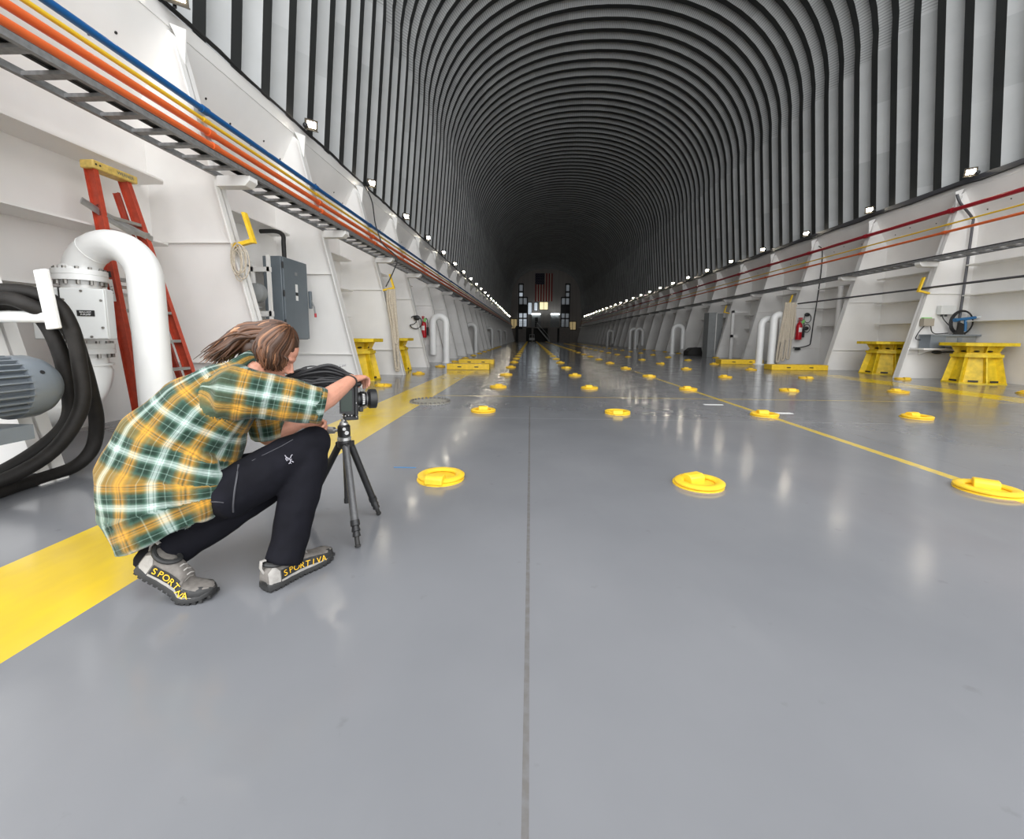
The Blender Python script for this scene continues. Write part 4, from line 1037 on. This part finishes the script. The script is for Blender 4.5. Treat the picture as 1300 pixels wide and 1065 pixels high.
# ---- shirt with woven check
def shirt_material():
    m = bpy.data.materials.new('green_and_gold_plaid'); m.use_nodes = True; nt = m.node_tree; N = nt.nodes; L = nt.links; bs = N['Principled BSDF']
    uv = N.new('ShaderNodeUVMap'); sp = N.new('ShaderNodeSeparateXYZ'); L.new(uv.outputs[0], sp.inputs[0])
    cols = {'d': (.012, .030, .020), 'g': (.045, .095, .068), 'y': (.62, .29, .035), 'w': (.50, .60, .56), 'b': (.15, .10, .025), 'p': (.17, .26, .22), 'o': (.27, .18, .035)}
    seq = [(0, 'w'), (.02, 'w'), (.035, 'p'), (.05, 'w'), (.075, 'p'), (.10, 'g'), (.13, 'd'), (.19, 'd'), (.205, 'p'), (.22, 'd'), (.29, 'g'), (.33, 'b'), (.36, 'o'), (.40, 'y'), (.425, 'o'), (.45, 'y'), (.48, 'b'), (.51, 'y'), (.55, 'o'), (.585, 'b'), (.64, 'g'), (.69, 'd'), (.76, 'd'), (.775, 'p'), (.79, 'd'), (.86, 'd'), (.90, 'g'), (.935, 'p'), (.95, 'w'), (.965, 'p'), (.98, 'w')]
    outs = []
    for ax, per, off in ((0, .150, .03), (1, .158, .05)):
        a = N.new('ShaderNodeMath'); a.operation = 'MULTIPLY_ADD'; a.inputs[1].default_value = 1 / per; a.inputs[2].default_value = off; L.new(sp.outputs[ax], a.inputs[0])
        f_ = N.new('ShaderNodeMath'); f_.operation = 'FRACT'; L.new(a.outputs[0], f_.inputs[0])
        r = N.new('ShaderNodeValToRGB'); e = r.color_ramp.elements; r.color_ramp.interpolation = 'LINEAR'
        while len(e) > 1: e.remove(e[0])
        e[0].position = 0; e[0].color = (*cols['w'], 1)
        for p_, c_ in seq[1:]:
            q_ = e.new(p_); q_.color = (*cols[c_], 1)
        L.new(f_.outputs[0], r.inputs[0]); outs.append(r.outputs[0])
    mx = N.new('ShaderNodeMix'); mx.data_type = 'RGBA'; mx.inputs[0].default_value = .5; L.new(outs[0], mx.inputs[6]); L.new(outs[1], mx.inputs[7])
    L.new(mx.outputs[2], bs.inputs['Base Color']); bs.inputs['Roughness'].default_value = .85; bs.inputs['Specular IOR Level'].default_value = .2
    bs.inputs['Sheen Weight'].default_value = .1
    tc = N.new('ShaderNodeTexCoord'); n = N.new('ShaderNodeTexNoise'); n.inputs['Scale'].default_value = 7; n.inputs['Detail'].default_value = 4; n.inputs['Distortion'].default_value = 1.2; L.new(tc.outputs['Object'], n.inputs[0])
    bp = N.new('ShaderNodeBump'); bp.inputs['Strength'].default_value = .8; bp.inputs['Distance'].default_value = .04; L.new(n.outputs[0], bp.inputs['Height']); L.new(bp.outputs[0], bs.inputs['Normal'])
    return m
spine = [V((-1.39, 1.555, .225)), V((-1.435, 1.56, .33)), V((-1.44, 1.57, .45)), V((-1.405, 1.60, .57)), V((-1.335, 1.645, .685)), V((-1.25, 1.70, .78)), V((-1.20, 1.735, .845))]
srad = [(.215, .235), (.22, .24), (.215, .238), (.208, .215), (.205, .175), (.185, .128), (.085, .075)]
b = MB()
b.tube(spine, srad, 32, up=RT)
b.ball((-1.295, 1.465, .425), (.135, .085, .15), 20)
cuffR = elR + (wrR - elR).normalized() * .02 + V((.02, .01, 0))
armR = [V((-1.235, 1.65, .77)), shR, shR.lerp(elR, .5), elR - (elR - shR).normalized() * .05, elR + (elR - shR).normalized() * .01]
b.tube(armR, [.11, .112, .092, .080, .074], 22)
armL = [V((-1.25, 1.76, .78)), shL, shL.lerp(elL, .5), elL]
b.tube(armL, [.10, .10, .085, .075], 22)
# collar
b.tube([neck + V((-.045, -.02, .015)) + (RT * math.cos(a) * .078 + V((.6, .3, .55)).normalized() * math.sin(a) * .080) * 1.0 for a in [2 * PI * k / 20 for k in range(20)]], [(.032, .016)] * 20, 8, closed=True)
def sw(p):
    w_ = .010 * NZ.noise(V((p.x * 5, p.y * 5, p.z * 5 + 3))) + .005 * NZ.noise(p * 14)
    d = (p - V((-1.18, 1.5, .62))).length
    # folds fanning down from the armpit and over the belly
    t_ = p.z * .75 - p.x * .5 + .08 * NZ.noise(p * 5)
    w_ += .011 * (abs(math.sin(34 * t_)) - .5) * max(0, 1 - d / .34)
    e = (p - elR).length
    w_ += .006 * math.sin(95 * (p.x * .8 + p.z * .5)) * max(0, 1 - e / .16)
    g = max(0, min(1, (.5 - p.z) / .2))
    return w_ + .010 * g * math.sin(26 * p.x + 18 * p.y + 3 * NZ.noise(p * 3))
me = remeshed('shirt', b, .0072, 8, [shirt_material()], sw)
uvl = me.uv_layers.new(name='UVMap')
# arc-length parameter along the torso / sleeve axis, girth along the cloth
def axis_param(p, pts):
    best = (1e9, 0, 0, None); acc = 0
    for a, c in zip(pts, pts[1:]):
        d = c - a; L_ = d.length; t = max(0, min(1, (p - a).dot(d) / (L_ * L_))); q_ = a + d * t
        e = (p - q_).length
        if e < best[0]: best = (e, acc + t * L_, q_, d.normalized())
        acc += L_
    return best
vuv = {}
for v in me.vertices:
    p = v.co
    bt = axis_param(p, spine); br = axis_param(p, armR[1:]); bl = axis_param(p, armL[1:])
    c = [(bt[0] - .165, bt, 0), (br[0] - .088, br, 1), (bl[0] - .085, bl, 2)]
    c.sort(key=lambda z: z[0]); k_ = c[0][2]; e, s_, q_, d = c[0][1]
    r = p - q_
    if k_ == 0:
        lat = RT; bk = d.cross(lat).normalized()
        # angle measured from the back, scaled with mean girth
        a = math.atan2(r.dot(lat), -r.dot(FD) * .9 + r.dot(V((0, 0, 1))) * .5)
        vuv[v.index] = (a * .185, s_, 0)
    else:
        u_ = V((0, 0, 1)) - d * d.z; u_.normalize(); w_ = d.cross(u_)
        a = math.atan2(r.dot(w_), r.dot(u_)); vuv[v.index] = (a * .085 + .03, s_ * 1.0 + .04, k_)
for pl_ in me.polygons:
    us = [vuv[me.loops[li].vertex_index] for li in pl_.loop_indices]
    k0 = us[0][2]
    for li, q_ in zip(pl_.loop_indices, us):
        u_, v_, k_ = q_
        if k_ != k0: u_, v_ = us[0][0], us[0][1]
        per = 2 * PI * (.185 if k0 == 0 else .085)
        if u_ - us[0][0] > per / 2: u_ -= per
        if us[0][0] - u_ > per / 2: u_ += per
        uvl.data[li].uv = (u_, v_)
SH = link('shirt', me, P)
# rolled cuff
ax_ = (elR - shR).normalized(); cc = elR - ax_ * .005
q = MB(); q.tube([cc - ax_ * .03, cc - ax_ * .02, cc + ax_ * .02, cc + ax_ * .03], [.074, .079, .079, .074], 26, up=(0, 0, 1))
cm = q.mesh('rolled_cuff', me.materials[0]); ul = cm.uv_layers.new(name='UVMap')
for pl_ in cm.polygons:
    for li in pl_.loop_indices:
        p = cm.vertices[cm.loops[li].vertex_index].co; r = p - cc
        ul.data[li].uv = (math.atan2(r.dot(ax_.cross(V((0, 0, 1))).normalized()), r.z) * .08, r.dot(ax_) + .1)
link('rolled_cuff', cm, SH)

# ---- hair
def hair_material():
    m = bpy.data.materials.new('brown_hair'); m.use_nodes = True; nt = m.node_tree; N = nt.nodes; L = nt.links; bs = N['Principled BSDF']
    at = N.new('ShaderNodeAttribute'); at.attribute_name = 'tone'
    r = N.new('ShaderNodeValToRGB'); e = r.color_ramp.elements
    e[0].position = 0; e[0].color = (.028, .013, .007, 1); e[1].position = 1; e[1].color = (.44, .22, .11, 1)
    q_ = e.new(.55); q_.color = (.10, .045, .023, 1); q_ = e.new(.8); q_.color = (.20, .09, .045, 1)
    L.new(at.outputs['Fac'], r.inputs[0]); L.new(r.outputs[0], bs.inputs['Base Color']); bs.inputs['Roughness'].default_value = .42
    return m
q = MB(); tones = []
def strand(pts, r, tone):
    n0 = len(q.bm.verts); sp_ = smoothpts(pts, 5); n = len(sp_)
    q.tube(sp_, [(r * (1.0 if i < n * .6 else 1.0 - .85 * (i - n * .6) / (n * .4)), r * .45) for i in range(n)], 6)
    tones.extend([tone] * (len(q.bm.verts) - n0))
n0 = len(q.bm.verts)
q.ball(H(-.020, 0, .028), (.100, .084, .092), 24, HR); q.ball(H(-.075, 0, -.03), (.055, .07, .06), 16, HR); q.ball(H(-.035, 0, -.055), (.062, .074, .06), 16, HR); q.tube([H(-.05, 0, .0), H(-.12, 0, .0), V((-1.33, 1.74, .895))], [(.075, .06), (.065, .04), (.03, .015)], 14, up=hr)
tones.extend([.12] * (len(q.bm.verts) - n0))
rs = random.Random(5)
DN = V((0, 0, -1))
for i in range(760):
    ph = math.radians(rs.uniform(48, 312)); lay = rs.uniform(0, 1)
    m = hf * math.cos(ph) + hr * math.sin(ph)
    side = abs(math.sin(ph)); back = max(0, -math.cos(ph))
    th0 = rs.uniform(.0, .85)
    k = 1.0 + .10 * lay
    def srf(th, push=0):     # point on skull ellipsoid at polar angle th from the crown
        return H(-.015, 0, .02) + (hu * (.100 * math.cos(th)) + (hf * .105 * math.cos(ph) + hr * .086 * math.sin(ph)) * math.sin(th)) * (k + push)
    pts = [srf(th0), srf(th0 + (1.5 - th0) * .35), srf(th0 + (1.5 - th0) * .7), srf(1.55, .02)]
    if back > .5: pts = pts[:-1] if rs.random() < .75 else pts
    e_ = pts[-1]
    if back > .5:     # flows over the nape on to the collar
        L1 = rs.uniform(.72, 1.02)
        tgt = V((-1.375, 1.745, .90)) + V((rs.gauss(0, .022), rs.gauss(0, .028), rs.gauss(0, .014))) + hr * (.07 * math.sin(ph))
        tgt = e_.lerp(tgt, L1)
        pts += [e_.lerp(tgt, .4) + V((rs.gauss(0, .006), rs.gauss(0, .006), .014 + .02 * lay)), e_.lerp(tgt, .75) + V((rs.gauss(0, .006), 0, .012 * lay)), tgt + V((rs.gauss(0, .008), rs.gauss(0, .008), -.012))]
    else:              # hangs past the ear
        ln = rs.uniform(.06, .105) * (1.0 - .45 * max(0, math.cos(ph)) + .35 * max(0, -math.cos(ph)))
        wv = rs.gauss(0, .008); pts += [e_ + DN * ln * .5 + m * (.002 + .5 * wv) - V((.01 + wv, 0, 0)), e_ + DN * ln - V((.024 - wv, 0, 0)) - m * .006]
    tone = min(1, max(0, rs.gauss(.38, .2) + (.3 if rs.random() < .14 else 0)))
    strand(pts, rs.uniform(.0035, .0085), tone)
hm = q.mesh('hair', hair_material(), ang=80)
at_ = hm.attributes.new('tone', 'FLOAT', 'POINT'); at_.data.foreach_set('value', tones)
link('hair', hm, P)

# ---- shoes
M['shoegrey'] = mat('grey_shoe_mesh', (.17, .155, .14), .8, var=.25, vscale=60)
M['shoelight'] = mat('pale_grey_shoe_panel', (.38, .36, .335), .7, var=.2, vscale=40)
M['shoetext'] = mat('yellow_shoe_lettering', (.85, .50, .03), .5)
M['midsole'] = mat('black_midsole', (.022, .022, .022), .6, var=.3, vscale=50)
def shoe(nm, loc, rz, bend, text_side):
    t = bpy.data.objects.new(nm, None)
    XB = .215
    def bendp(p):
        if bend and p.x < XB:
            k = min(1, (XB - p.x) / .05); a = bend * k
            d = V((p.x - XB, p.y, p.z)); ca, sa = math.cos(a), math.sin(a)
            return V((XB + d.x * ca + d.z * sa * 1.0, d.y, -d.x * sa + d.z * ca))
        return p
    hw = [(0, .026), (.015, .034), (.05, .037), (.10, .035), (.15, .038), (.20, .047), (.24, .049), (.275, .041), (.298, .022), (.305, .006)]
    def W(x):
        for (x0, w0), (x1, w1) in zip(hw, hw[1:]):
            if x0 <= x <= x1: return w0 + (w1 - w0) * (x - x0) / (x1 - x0)
        return .005
    ht = [(0, .085), (.02, .108), (.06, .100), (.10, .105), (.14, .092), (.19, .072), (.235, .058), (.275, .052), (.298, .04), (.305, .032)]
    def Ht(x):
        for (x0, w0), (x1, w1) in zip(ht, ht[1:]):
            if x0 <= x <= x1: return w0 + (w1 - w0) * (x - x0) / (x1 - x0)
        return .03
    def sp(x): return .014 * max(0, (x - .24) / .065) ** 1.6      # toe spring
    xs = [0, .006, .02, .05, .08, .11, .14, .165, .19, .205, .22, .24, .26, .28, .295, .305]
    def body(z0f, z1f, infl, ns=14):
        q = MB(); rings = []
        for x in xs:
            w_ = W(x) + infl; z0 = z0f(x) + sp(x); z1 = z1f(x) + sp(x) * .6; ring = []
            for k in range(ns + 1):
                a = PI * k / ns; cx = math.cos(a); sx = math.sin(a)
                yy = w_ * math.copysign(abs(cx) ** .55, cx); zz = z0 + (z1 - z0) * sx ** .6
                ring.append(q.bm.verts.new(bendp(V((x, yy, zz)))))
            rings.append(ring)
        for A, B in zip(rings, rings[1:]):
            n_ = len(A)
            for k in range(n_): q.bm.faces.new((A[k], A[(k + 1) % n_], B[(k + 1) % n_], B[k]))
        q.bm.faces.new(rings[0][::-1]); q.bm.faces.new(rings[-1]); return q
    o = body(lambda x: .022, Ht, 0).obj(nm, M['shoegrey'], P, ang=60)
    so = body(lambda x: .008, lambda x: .034 + .008 * (x < .03), .006).obj('midsole', M['midsole'], o, ang=50)
    q = MB()
    for i in range(15):
        x = .008 + .0205 * i
        for s_ in (-1, -.33, .33, 1):
            c = bendp(V((x + .004 * abs(s_), s_ * (W(x) - .004), .004 + sp(x)))); a = bend if x < XB - .03 else (bend * .5 if x < XB else 0)
            q.box(c, (.013, .014, .012), Matrix.Rotation(a, 3, 'Y'))
    q.obj('tread', M['midsole'], so)
    def panel(name, poly, m, side, push=.0012, parent=o):
        """poly of (x, zfrac) laid on the side of the upper"""
        q = MB(); n = 8
        vs = []
        for x, zf in poly:
            z0 = .022 + sp(x); z1 = Ht(x) + sp(x) * .6; sx = zf ** (1 / .6); ang = math.asin(min(1, sx)); yy = (W(x) + push) * math.cos(ang) ** .55 * side
            vs.append(bendp(V((x, yy, z0 + (z1 - z0) * zf))))
        return vs
    def strip(name, xs_, lo, hi, m, side, push):
        q = MB(); rows = []
        for i, x in enumerate(xs_):
            col = []
            for j in range(5):
                zf = lo[i] + (hi[i] - lo[i]) * j / 4
                col.append(q.bm.verts.new(panel('', [(x, zf)], None, side, push)[0]))
            rows.append(col)
        for A, B in zip(rows, rows[1:]):
            for j in range(4): q.bm.faces.new((A[j], A[j + 1], B[j + 1], B[j]))
        return q.obj(name, m, o)
    for side in (1, -1):
        strip('side_panel', [.05 + .018 * i for i in range(13)], [.12] * 13, [.62, .62, .6, .62, .66, .7, .74, .8, .82, .84, .84, .8, .7], M['midsole'], side, .0012)
        strip('heel_panel', [.004, .012, .022, .034, .046], [.05] * 5, [.8, .82, .85, .8, .6], M['shoelight'], side, .002)
        strip('toe_cap', [.262, .275, .286, .296, .303], [.02] * 5, [.97] * 5, M['midsole'], side, .002)
        strip('lower_overlay', [.05, .09, .13, .16, .19, .22, .25], [.03] * 7, [.14, .16, .2, .22, .24, .22, .14], M['shoelight'], side, .0025)
    # lettering follows the side
    s_ = 'SPORTIVA'; side = text_side
    for i, chh in enumerate(s_):
        x = .066 + .0235 * i if side < 0 else .066 + .0235 * (7 - i)
        xx = x; z = .40
        p0 = panel('', [(xx - .006, z)], None, side, .0035)[0]; p1 = panel('', [(xx + .006, z)], None, side, .0035)[0]; pu = panel('', [(xx, z + .16)], None, side, .0035)[0]; pm = panel('', [(xx, z)], None, side, .0035)[0]
        xd = (p1 - p0) if side < 0 else (p0 - p1); ud = pu - pm; nrm = xd.cross(ud).normalized()
        text_obj('lettering', chh, .034, M['shoetext'], o, frame(pm + nrm * .001, xd, nrm), .0006)
    # laces, pull tab and ankle collar
    for i in range(4):
        x = .125 + .019 * i
        q = MB(); q.tube([bendp(V((x - .004, -W(x) * .55, Ht(x) - .006 + sp(x)))), bendp(V((x, 0, Ht(x) + .004))), bendp(V((x + .004, W(x) * .55, Ht(x) - .006)))], .003, 6); q.obj('lace', M['shoelight'], o)
    q = MB(); q.tube([bendp(V((.004, 0, .07))), bendp(V((-.008, 0, .10))), bendp(V((-.004, 0, .125))), bendp(V((.012, 0, .122)))], [(.009, .004)] * 4, 8, up=(0, 1, 0)); q.obj('pull_tab', M['shoelight'], o)
    q = MB(); q.tube([bendp(V((.055 + .048 * math.cos(a), .033 * math.sin(a), .102 + .006 * math.cos(2 * a)))) for a in [2 * PI * k / 20 for k in range(20)]], .009, 8, closed=True); q.obj('ankle_collar', M['midsole'], o)
    o.location = loc; o.rotation_euler = (0, 0, rz); bpy.data.objects.remove(t); return o
shoe('shoe', (-1.03, 1.475, .002), math.radians(64), 0, -1)
RB = math.radians(6)
ball_ = V((-1.285, 1.425, .002)); off = V((.215 * math.cos(RB), .215 * math.sin(RB), 0))
shoe('shoe', tuple(ball_ - off), RB, math.radians(35), -1)

# ---- trouser details laid on the cloth
import mathutils
cm_ = co.matrix_world
def pix_ray(x, y):
    d = V(((x - 650) / 526, (487.5 - y) / 526, -1)); return cm_.translation.copy(), (cm_.to_3x3() @ d).normalized()
bv = BVHTree.FromPolygons([v.co.copy() for v in TR.data.vertices], [tuple(p.vertices) for p in TR.data.polygons])
def on_tr(x, y):
    o_, d_ = pix_ray(x, y); h = bv.ray_cast(o_, d_); return h[0], h[1]
def seam(name, px, r, m, lift=.001):
    pts = []
    for x, y in px:
        h, n = on_tr(x, y)
        if h is not None: pts.append(h + n * lift)
    if len(pts) > 1:
        q = MB(); q.tube(smoothpts(pts, 4), r, 6); q.obj(name, m, TR)
M['zip'] = mat('dark_grey_zip_tape', (.05, .05, .058), .5)
seam('zip', [(303, 590), (301, 605), (298, 622), (296, 640), (296, 650)], .0032, M['zip'])
seam('pocket_seam', [(252, 637), (262, 637), (273, 637), (284, 638)], .0022, M['zip'])
seam('thigh_seam', [(320, 585), (340, 575), (358, 566), (372, 558)], .0016, M['zip'])
h, n = on_tr(367, 583)
if h is not None:
    q = MB(); xd = V((1, .3, .1)); fm = frame(h + n * .003, xd, n)
    for seg in (((-.015, .018), (-.010, .010), (-.006, .006), (.0, .002), (.004, -.006), (.003, -.014), (.006, -.018)), ((-.010, .010), (-.012, .002), (-.008, -.006)), ((.0, .002), (.006, .006), (.008, .014), (.013, .017)), ((.004, -.006), (.010, -.010), (.015, -.014)), ((.003, -.003), (.010, -.001)), ((-.006, .006), (-.004, -.004)), ((.003, -.014), (-.003, -.018))):
        q.tube([fm @ V((a, c, 0)) for a, c in seg], .0016, 5)
    q.obj('emblem', mat('pale_embroidery', (.35, .34, .38), .6), TR)

# ---- tripod
APX = V((-.955, 2.055, .465))
t = thing('tripod', 'small black carbon tripod with silver ball head carrying the camera', 'tripod', (APX.x, APX.y, 0))
o0 = V((APX.x, APX.y, 0))
M['carbon'] = mat('grey_carbon_fibre', (.085, .085, .088), .35, var=.2, vscale=90)
M['bodyblack'] = mat('black_camera_body', (.014, .014, .015), .42, bump=.08, bscale=300)
M['glass'] = mat('dark_lens_glass', (.01, .012, .016), .05)
q = MB(); q.lathe([(.030, .425), (.036, .43), (.036, .452), (.030, .46)], seg=24); q.obj('shoulder', M['bodyblack'], t)
q = MB(); q.lathe([(.028, .46), (.033, .463), (.033, .478), (.027, .482)], seg=24); q.obj('panning_collar', M['steel'], t)
q = MB(); q.lathe([(.027, .482), (.031, .486), (.031, .535), (.024, .543)], seg=24); q.obj('ball_housing', M['bodyblack'], t)
q = MB(); q.ball((0, 0, .545), .022, 16); q.cyl((0, 0, .555), (0, 0, .572), .012); q.obj('ball', M['steel'], t)
q = MB(); q.cyl((.02, -.028, .51), (.035, -.045, .51), .010); q.cyl((.015, -.03, .528), (.02, -.04, .528), .008); q.obj('friction_knob', M['steel'], t)
q = MB(); q.cyl((-.03, .0, .512), (-.05, .0, .512), .008); q.cyl((-.05, 0, .512), (-.085, .0, .512), .017, .019); q.obj('locking_knob', M['steel'], t)
q = MB(); q.cyl((0, 0, .425), (0, 0, .14), .011); q.cyl((0, 0, .15), (0, 0, .125), .014); q.obj('centre_column', M['bodyblack'], t)
for k, (ft, mm) in enumerate(((V((-.80, 1.82, 0)), 'carbon'), (V((-.835, 2.19, 0)), 'bodyblack'), (V((-1.25, 2.15, 0)), 'bodyblack'))):
    a = V((0, 0, .44)) + (ft - o0).normalized() * .03; f_ = ft - o0
    q = MB(); q.tube([a, a.lerp(f_, .74)], [.018, .018], 14); lg = q.obj('leg', M[mm], t)
    q = MB(); q.tube([a.lerp(f_, .74), a.lerp(f_, .79), a.lerp(f_, .795), a.lerp(f_, .84), a.lerp(f_, .845), a.lerp(f_, .89)], [.0215, .0215, .0165, .021, .016, .0195], 14); q.obj('twist_lock', M['bodyblack'], lg)
    q = MB(); q.tube([a.lerp(f_, .89), a.lerp(f_, .965), a.lerp(f_, .97), a.lerp(f_, .985) + V((0, 0, .0))], [.011, .011, .015, .013], 12); q.obj('rubber_foot', M['black'], lg)
    q = MB(); q.box(a + V((0, 0, -.002)), (.034, .034, .03)); q.obj('hinge', M['bodyblack'], lg, bevel=.004)

# ---- camera
d = V((.84, .54, -.02)).normalized(); sd = V((.54, -.84, 0)).normalized(); up = sd.cross(d) * 1
if up.z < 0: up = -up
CC = V((-.925, 2.065, .672))
t = thing('camera', 'black camera set upright on the tripod, lens pointing right', 'camera', tuple(CC))
RC = Matrix((d, sd, up)).transposed()
def cp(a, b_, c): return d * a + sd * b_ + up * c
def cbox(q, a, b_): q.box(cp(*[(a[i] + b_[i]) / 2 for i in range(3)]), [abs(b_[i] - a[i]) for i in range(3)], RC); return q
q = cbox(MB(), (-.035, -.05, -.078), (.035, .055, .082)); q.obj('body', M['bodyblack'], t, bevel=.008)
q = cbox(MB(), (.0, -.04, .07), (.055, .05, .098)); q.obj('hand_grip', M['bodyblack'], t, bevel=.012)
q = cbox(MB(), (-.050, .057, -.05), (.004, .062, .055)); q.obj('display', M['screen'], t)
q = cbox(MB(), (-.055, .054, -.06), (.012, .058, .066)); q.obj('display_frame', M['bodyblack'], t)
q = cbox(MB(), (.016, .054, -.085), (.028, .068, .075)); q.obj('bracket_plate', M['bodyblack'], t, bevel=.002)
q = MB()
for a, c in ((-.045, -.07), (-.03, -.072), (-.015, -.07), (.0, -.072), (.022, -.08), (.022, -.01)): q.ball(cp(a, .066, c), .004, 8)
q.obj('buttons', M['steel'], t)
LS = lambda L_: [(r, .03 + (h - .03) * .76) for r, h in L_]
q = MB(); q.lathe(LS([(.03, .03), (.036, .035), (.036, .055), (.033, .058), (.04, .06), (.04, .085), (.036, .088), (.036, .105), (.046, .112), (.051, .118), (.051, .162), (.047, .165), (.044, .158), (.02, .15), (.001, .15)]), (0, 0, 0), 'x', 32)
bmesh.ops.transform(q.bm, matrix=RC.to_4x4(), verts=q.bm.verts); ln = q.obj('lens', M['bodyblack'], t)
q = MB(); q.lathe(LS([(.0, .156), (.03, .1575), (.043, .157), (.043, .155), (.0, .15)]), (0, 0, 0), 'x', 28); bmesh.ops.transform(q.bm, matrix=RC.to_4x4(), verts=q.bm.verts); q.obj('front_glass', M['glass'], ln)
q = MB(); q.tube([cp(.083 , .037 * math.cos(a), .037 * math.sin(a)) for a in [2 * PI * k / 30 for k in range(30)]], .0016, 6, closed=True); q.obj('scale_ring', M['steel'], ln)
q = MB()
for k in range(9):
    a = .3 + .16 * k; q.box(cp(.064, .041 * math.cos(a - .8), .041 * math.sin(a - .8)), (.010, .003, .003), RC)
q.obj('lens_markings', M['labelwhite'], ln)
q = cbox(MB(), (.04, .02, -.06), (.06, .045, -.035)); q.obj('lens_foot', M['bodyblack'], ln, bevel=.003)
q = cbox(MB(), (-.03, -.035, -.10), (.036, .045, -.078)); q.obj('release_plate', M['bodyblack'], t, bevel=.003)
# bundle of straps hanging over the rear of the camera
sb = []
q = MB(); rs = random.Random(3)
A0 = V((-1.155, 1.925, .785)) - CC; B0 = V((-.925, 2.06, .795)) - CC
for i in range(44):
    u_ = rs.uniform(-.5, .5); v_ = rs.uniform(-.5, .5)
    e1 = V((rs.gauss(0, .01), .05 * v_, .085 * u_)); 
    pts = [A0 + e1 * .7 + V((.0, 0, -.015)), A0.lerp(B0, .3) + e1 * 1.1 + V((0, 0, .004 + rs.gauss(0, .006))), A0.lerp(B0, .65) + e1 * 1.15 + V((0, 0, .006 + rs.gauss(0, .006))), B0 + e1 * .6 + V((rs.uniform(-.01, .02), 0, -.02))]
    q.tube(smoothpts(pts, 6), rs.uniform(.006, .009), 8)
so = q.obj('strap_bundle', mat('black_strap_webbing', (.016, .016, .018), .5), t)
for (fx, dz, l_) in ((.42, .050, .05), (.80, .048, .05)):
    c = A0.lerp(B0, fx) + V((0, -.01, dz)); dr_ = (B0 - A0).normalized()
    q = MB(); q.tube([c - dr_ * l_ / 2, c, c + dr_ * l_ / 2 + V((0, 0, .004))], [.006, .0075, .006], 8); q.tube([c + dr_ * .03 + V((0, 0, .004)), c + dr_ * .05 + V((0, 0, .008))], .004, 6); q.obj('buckle', M['tray'], so)
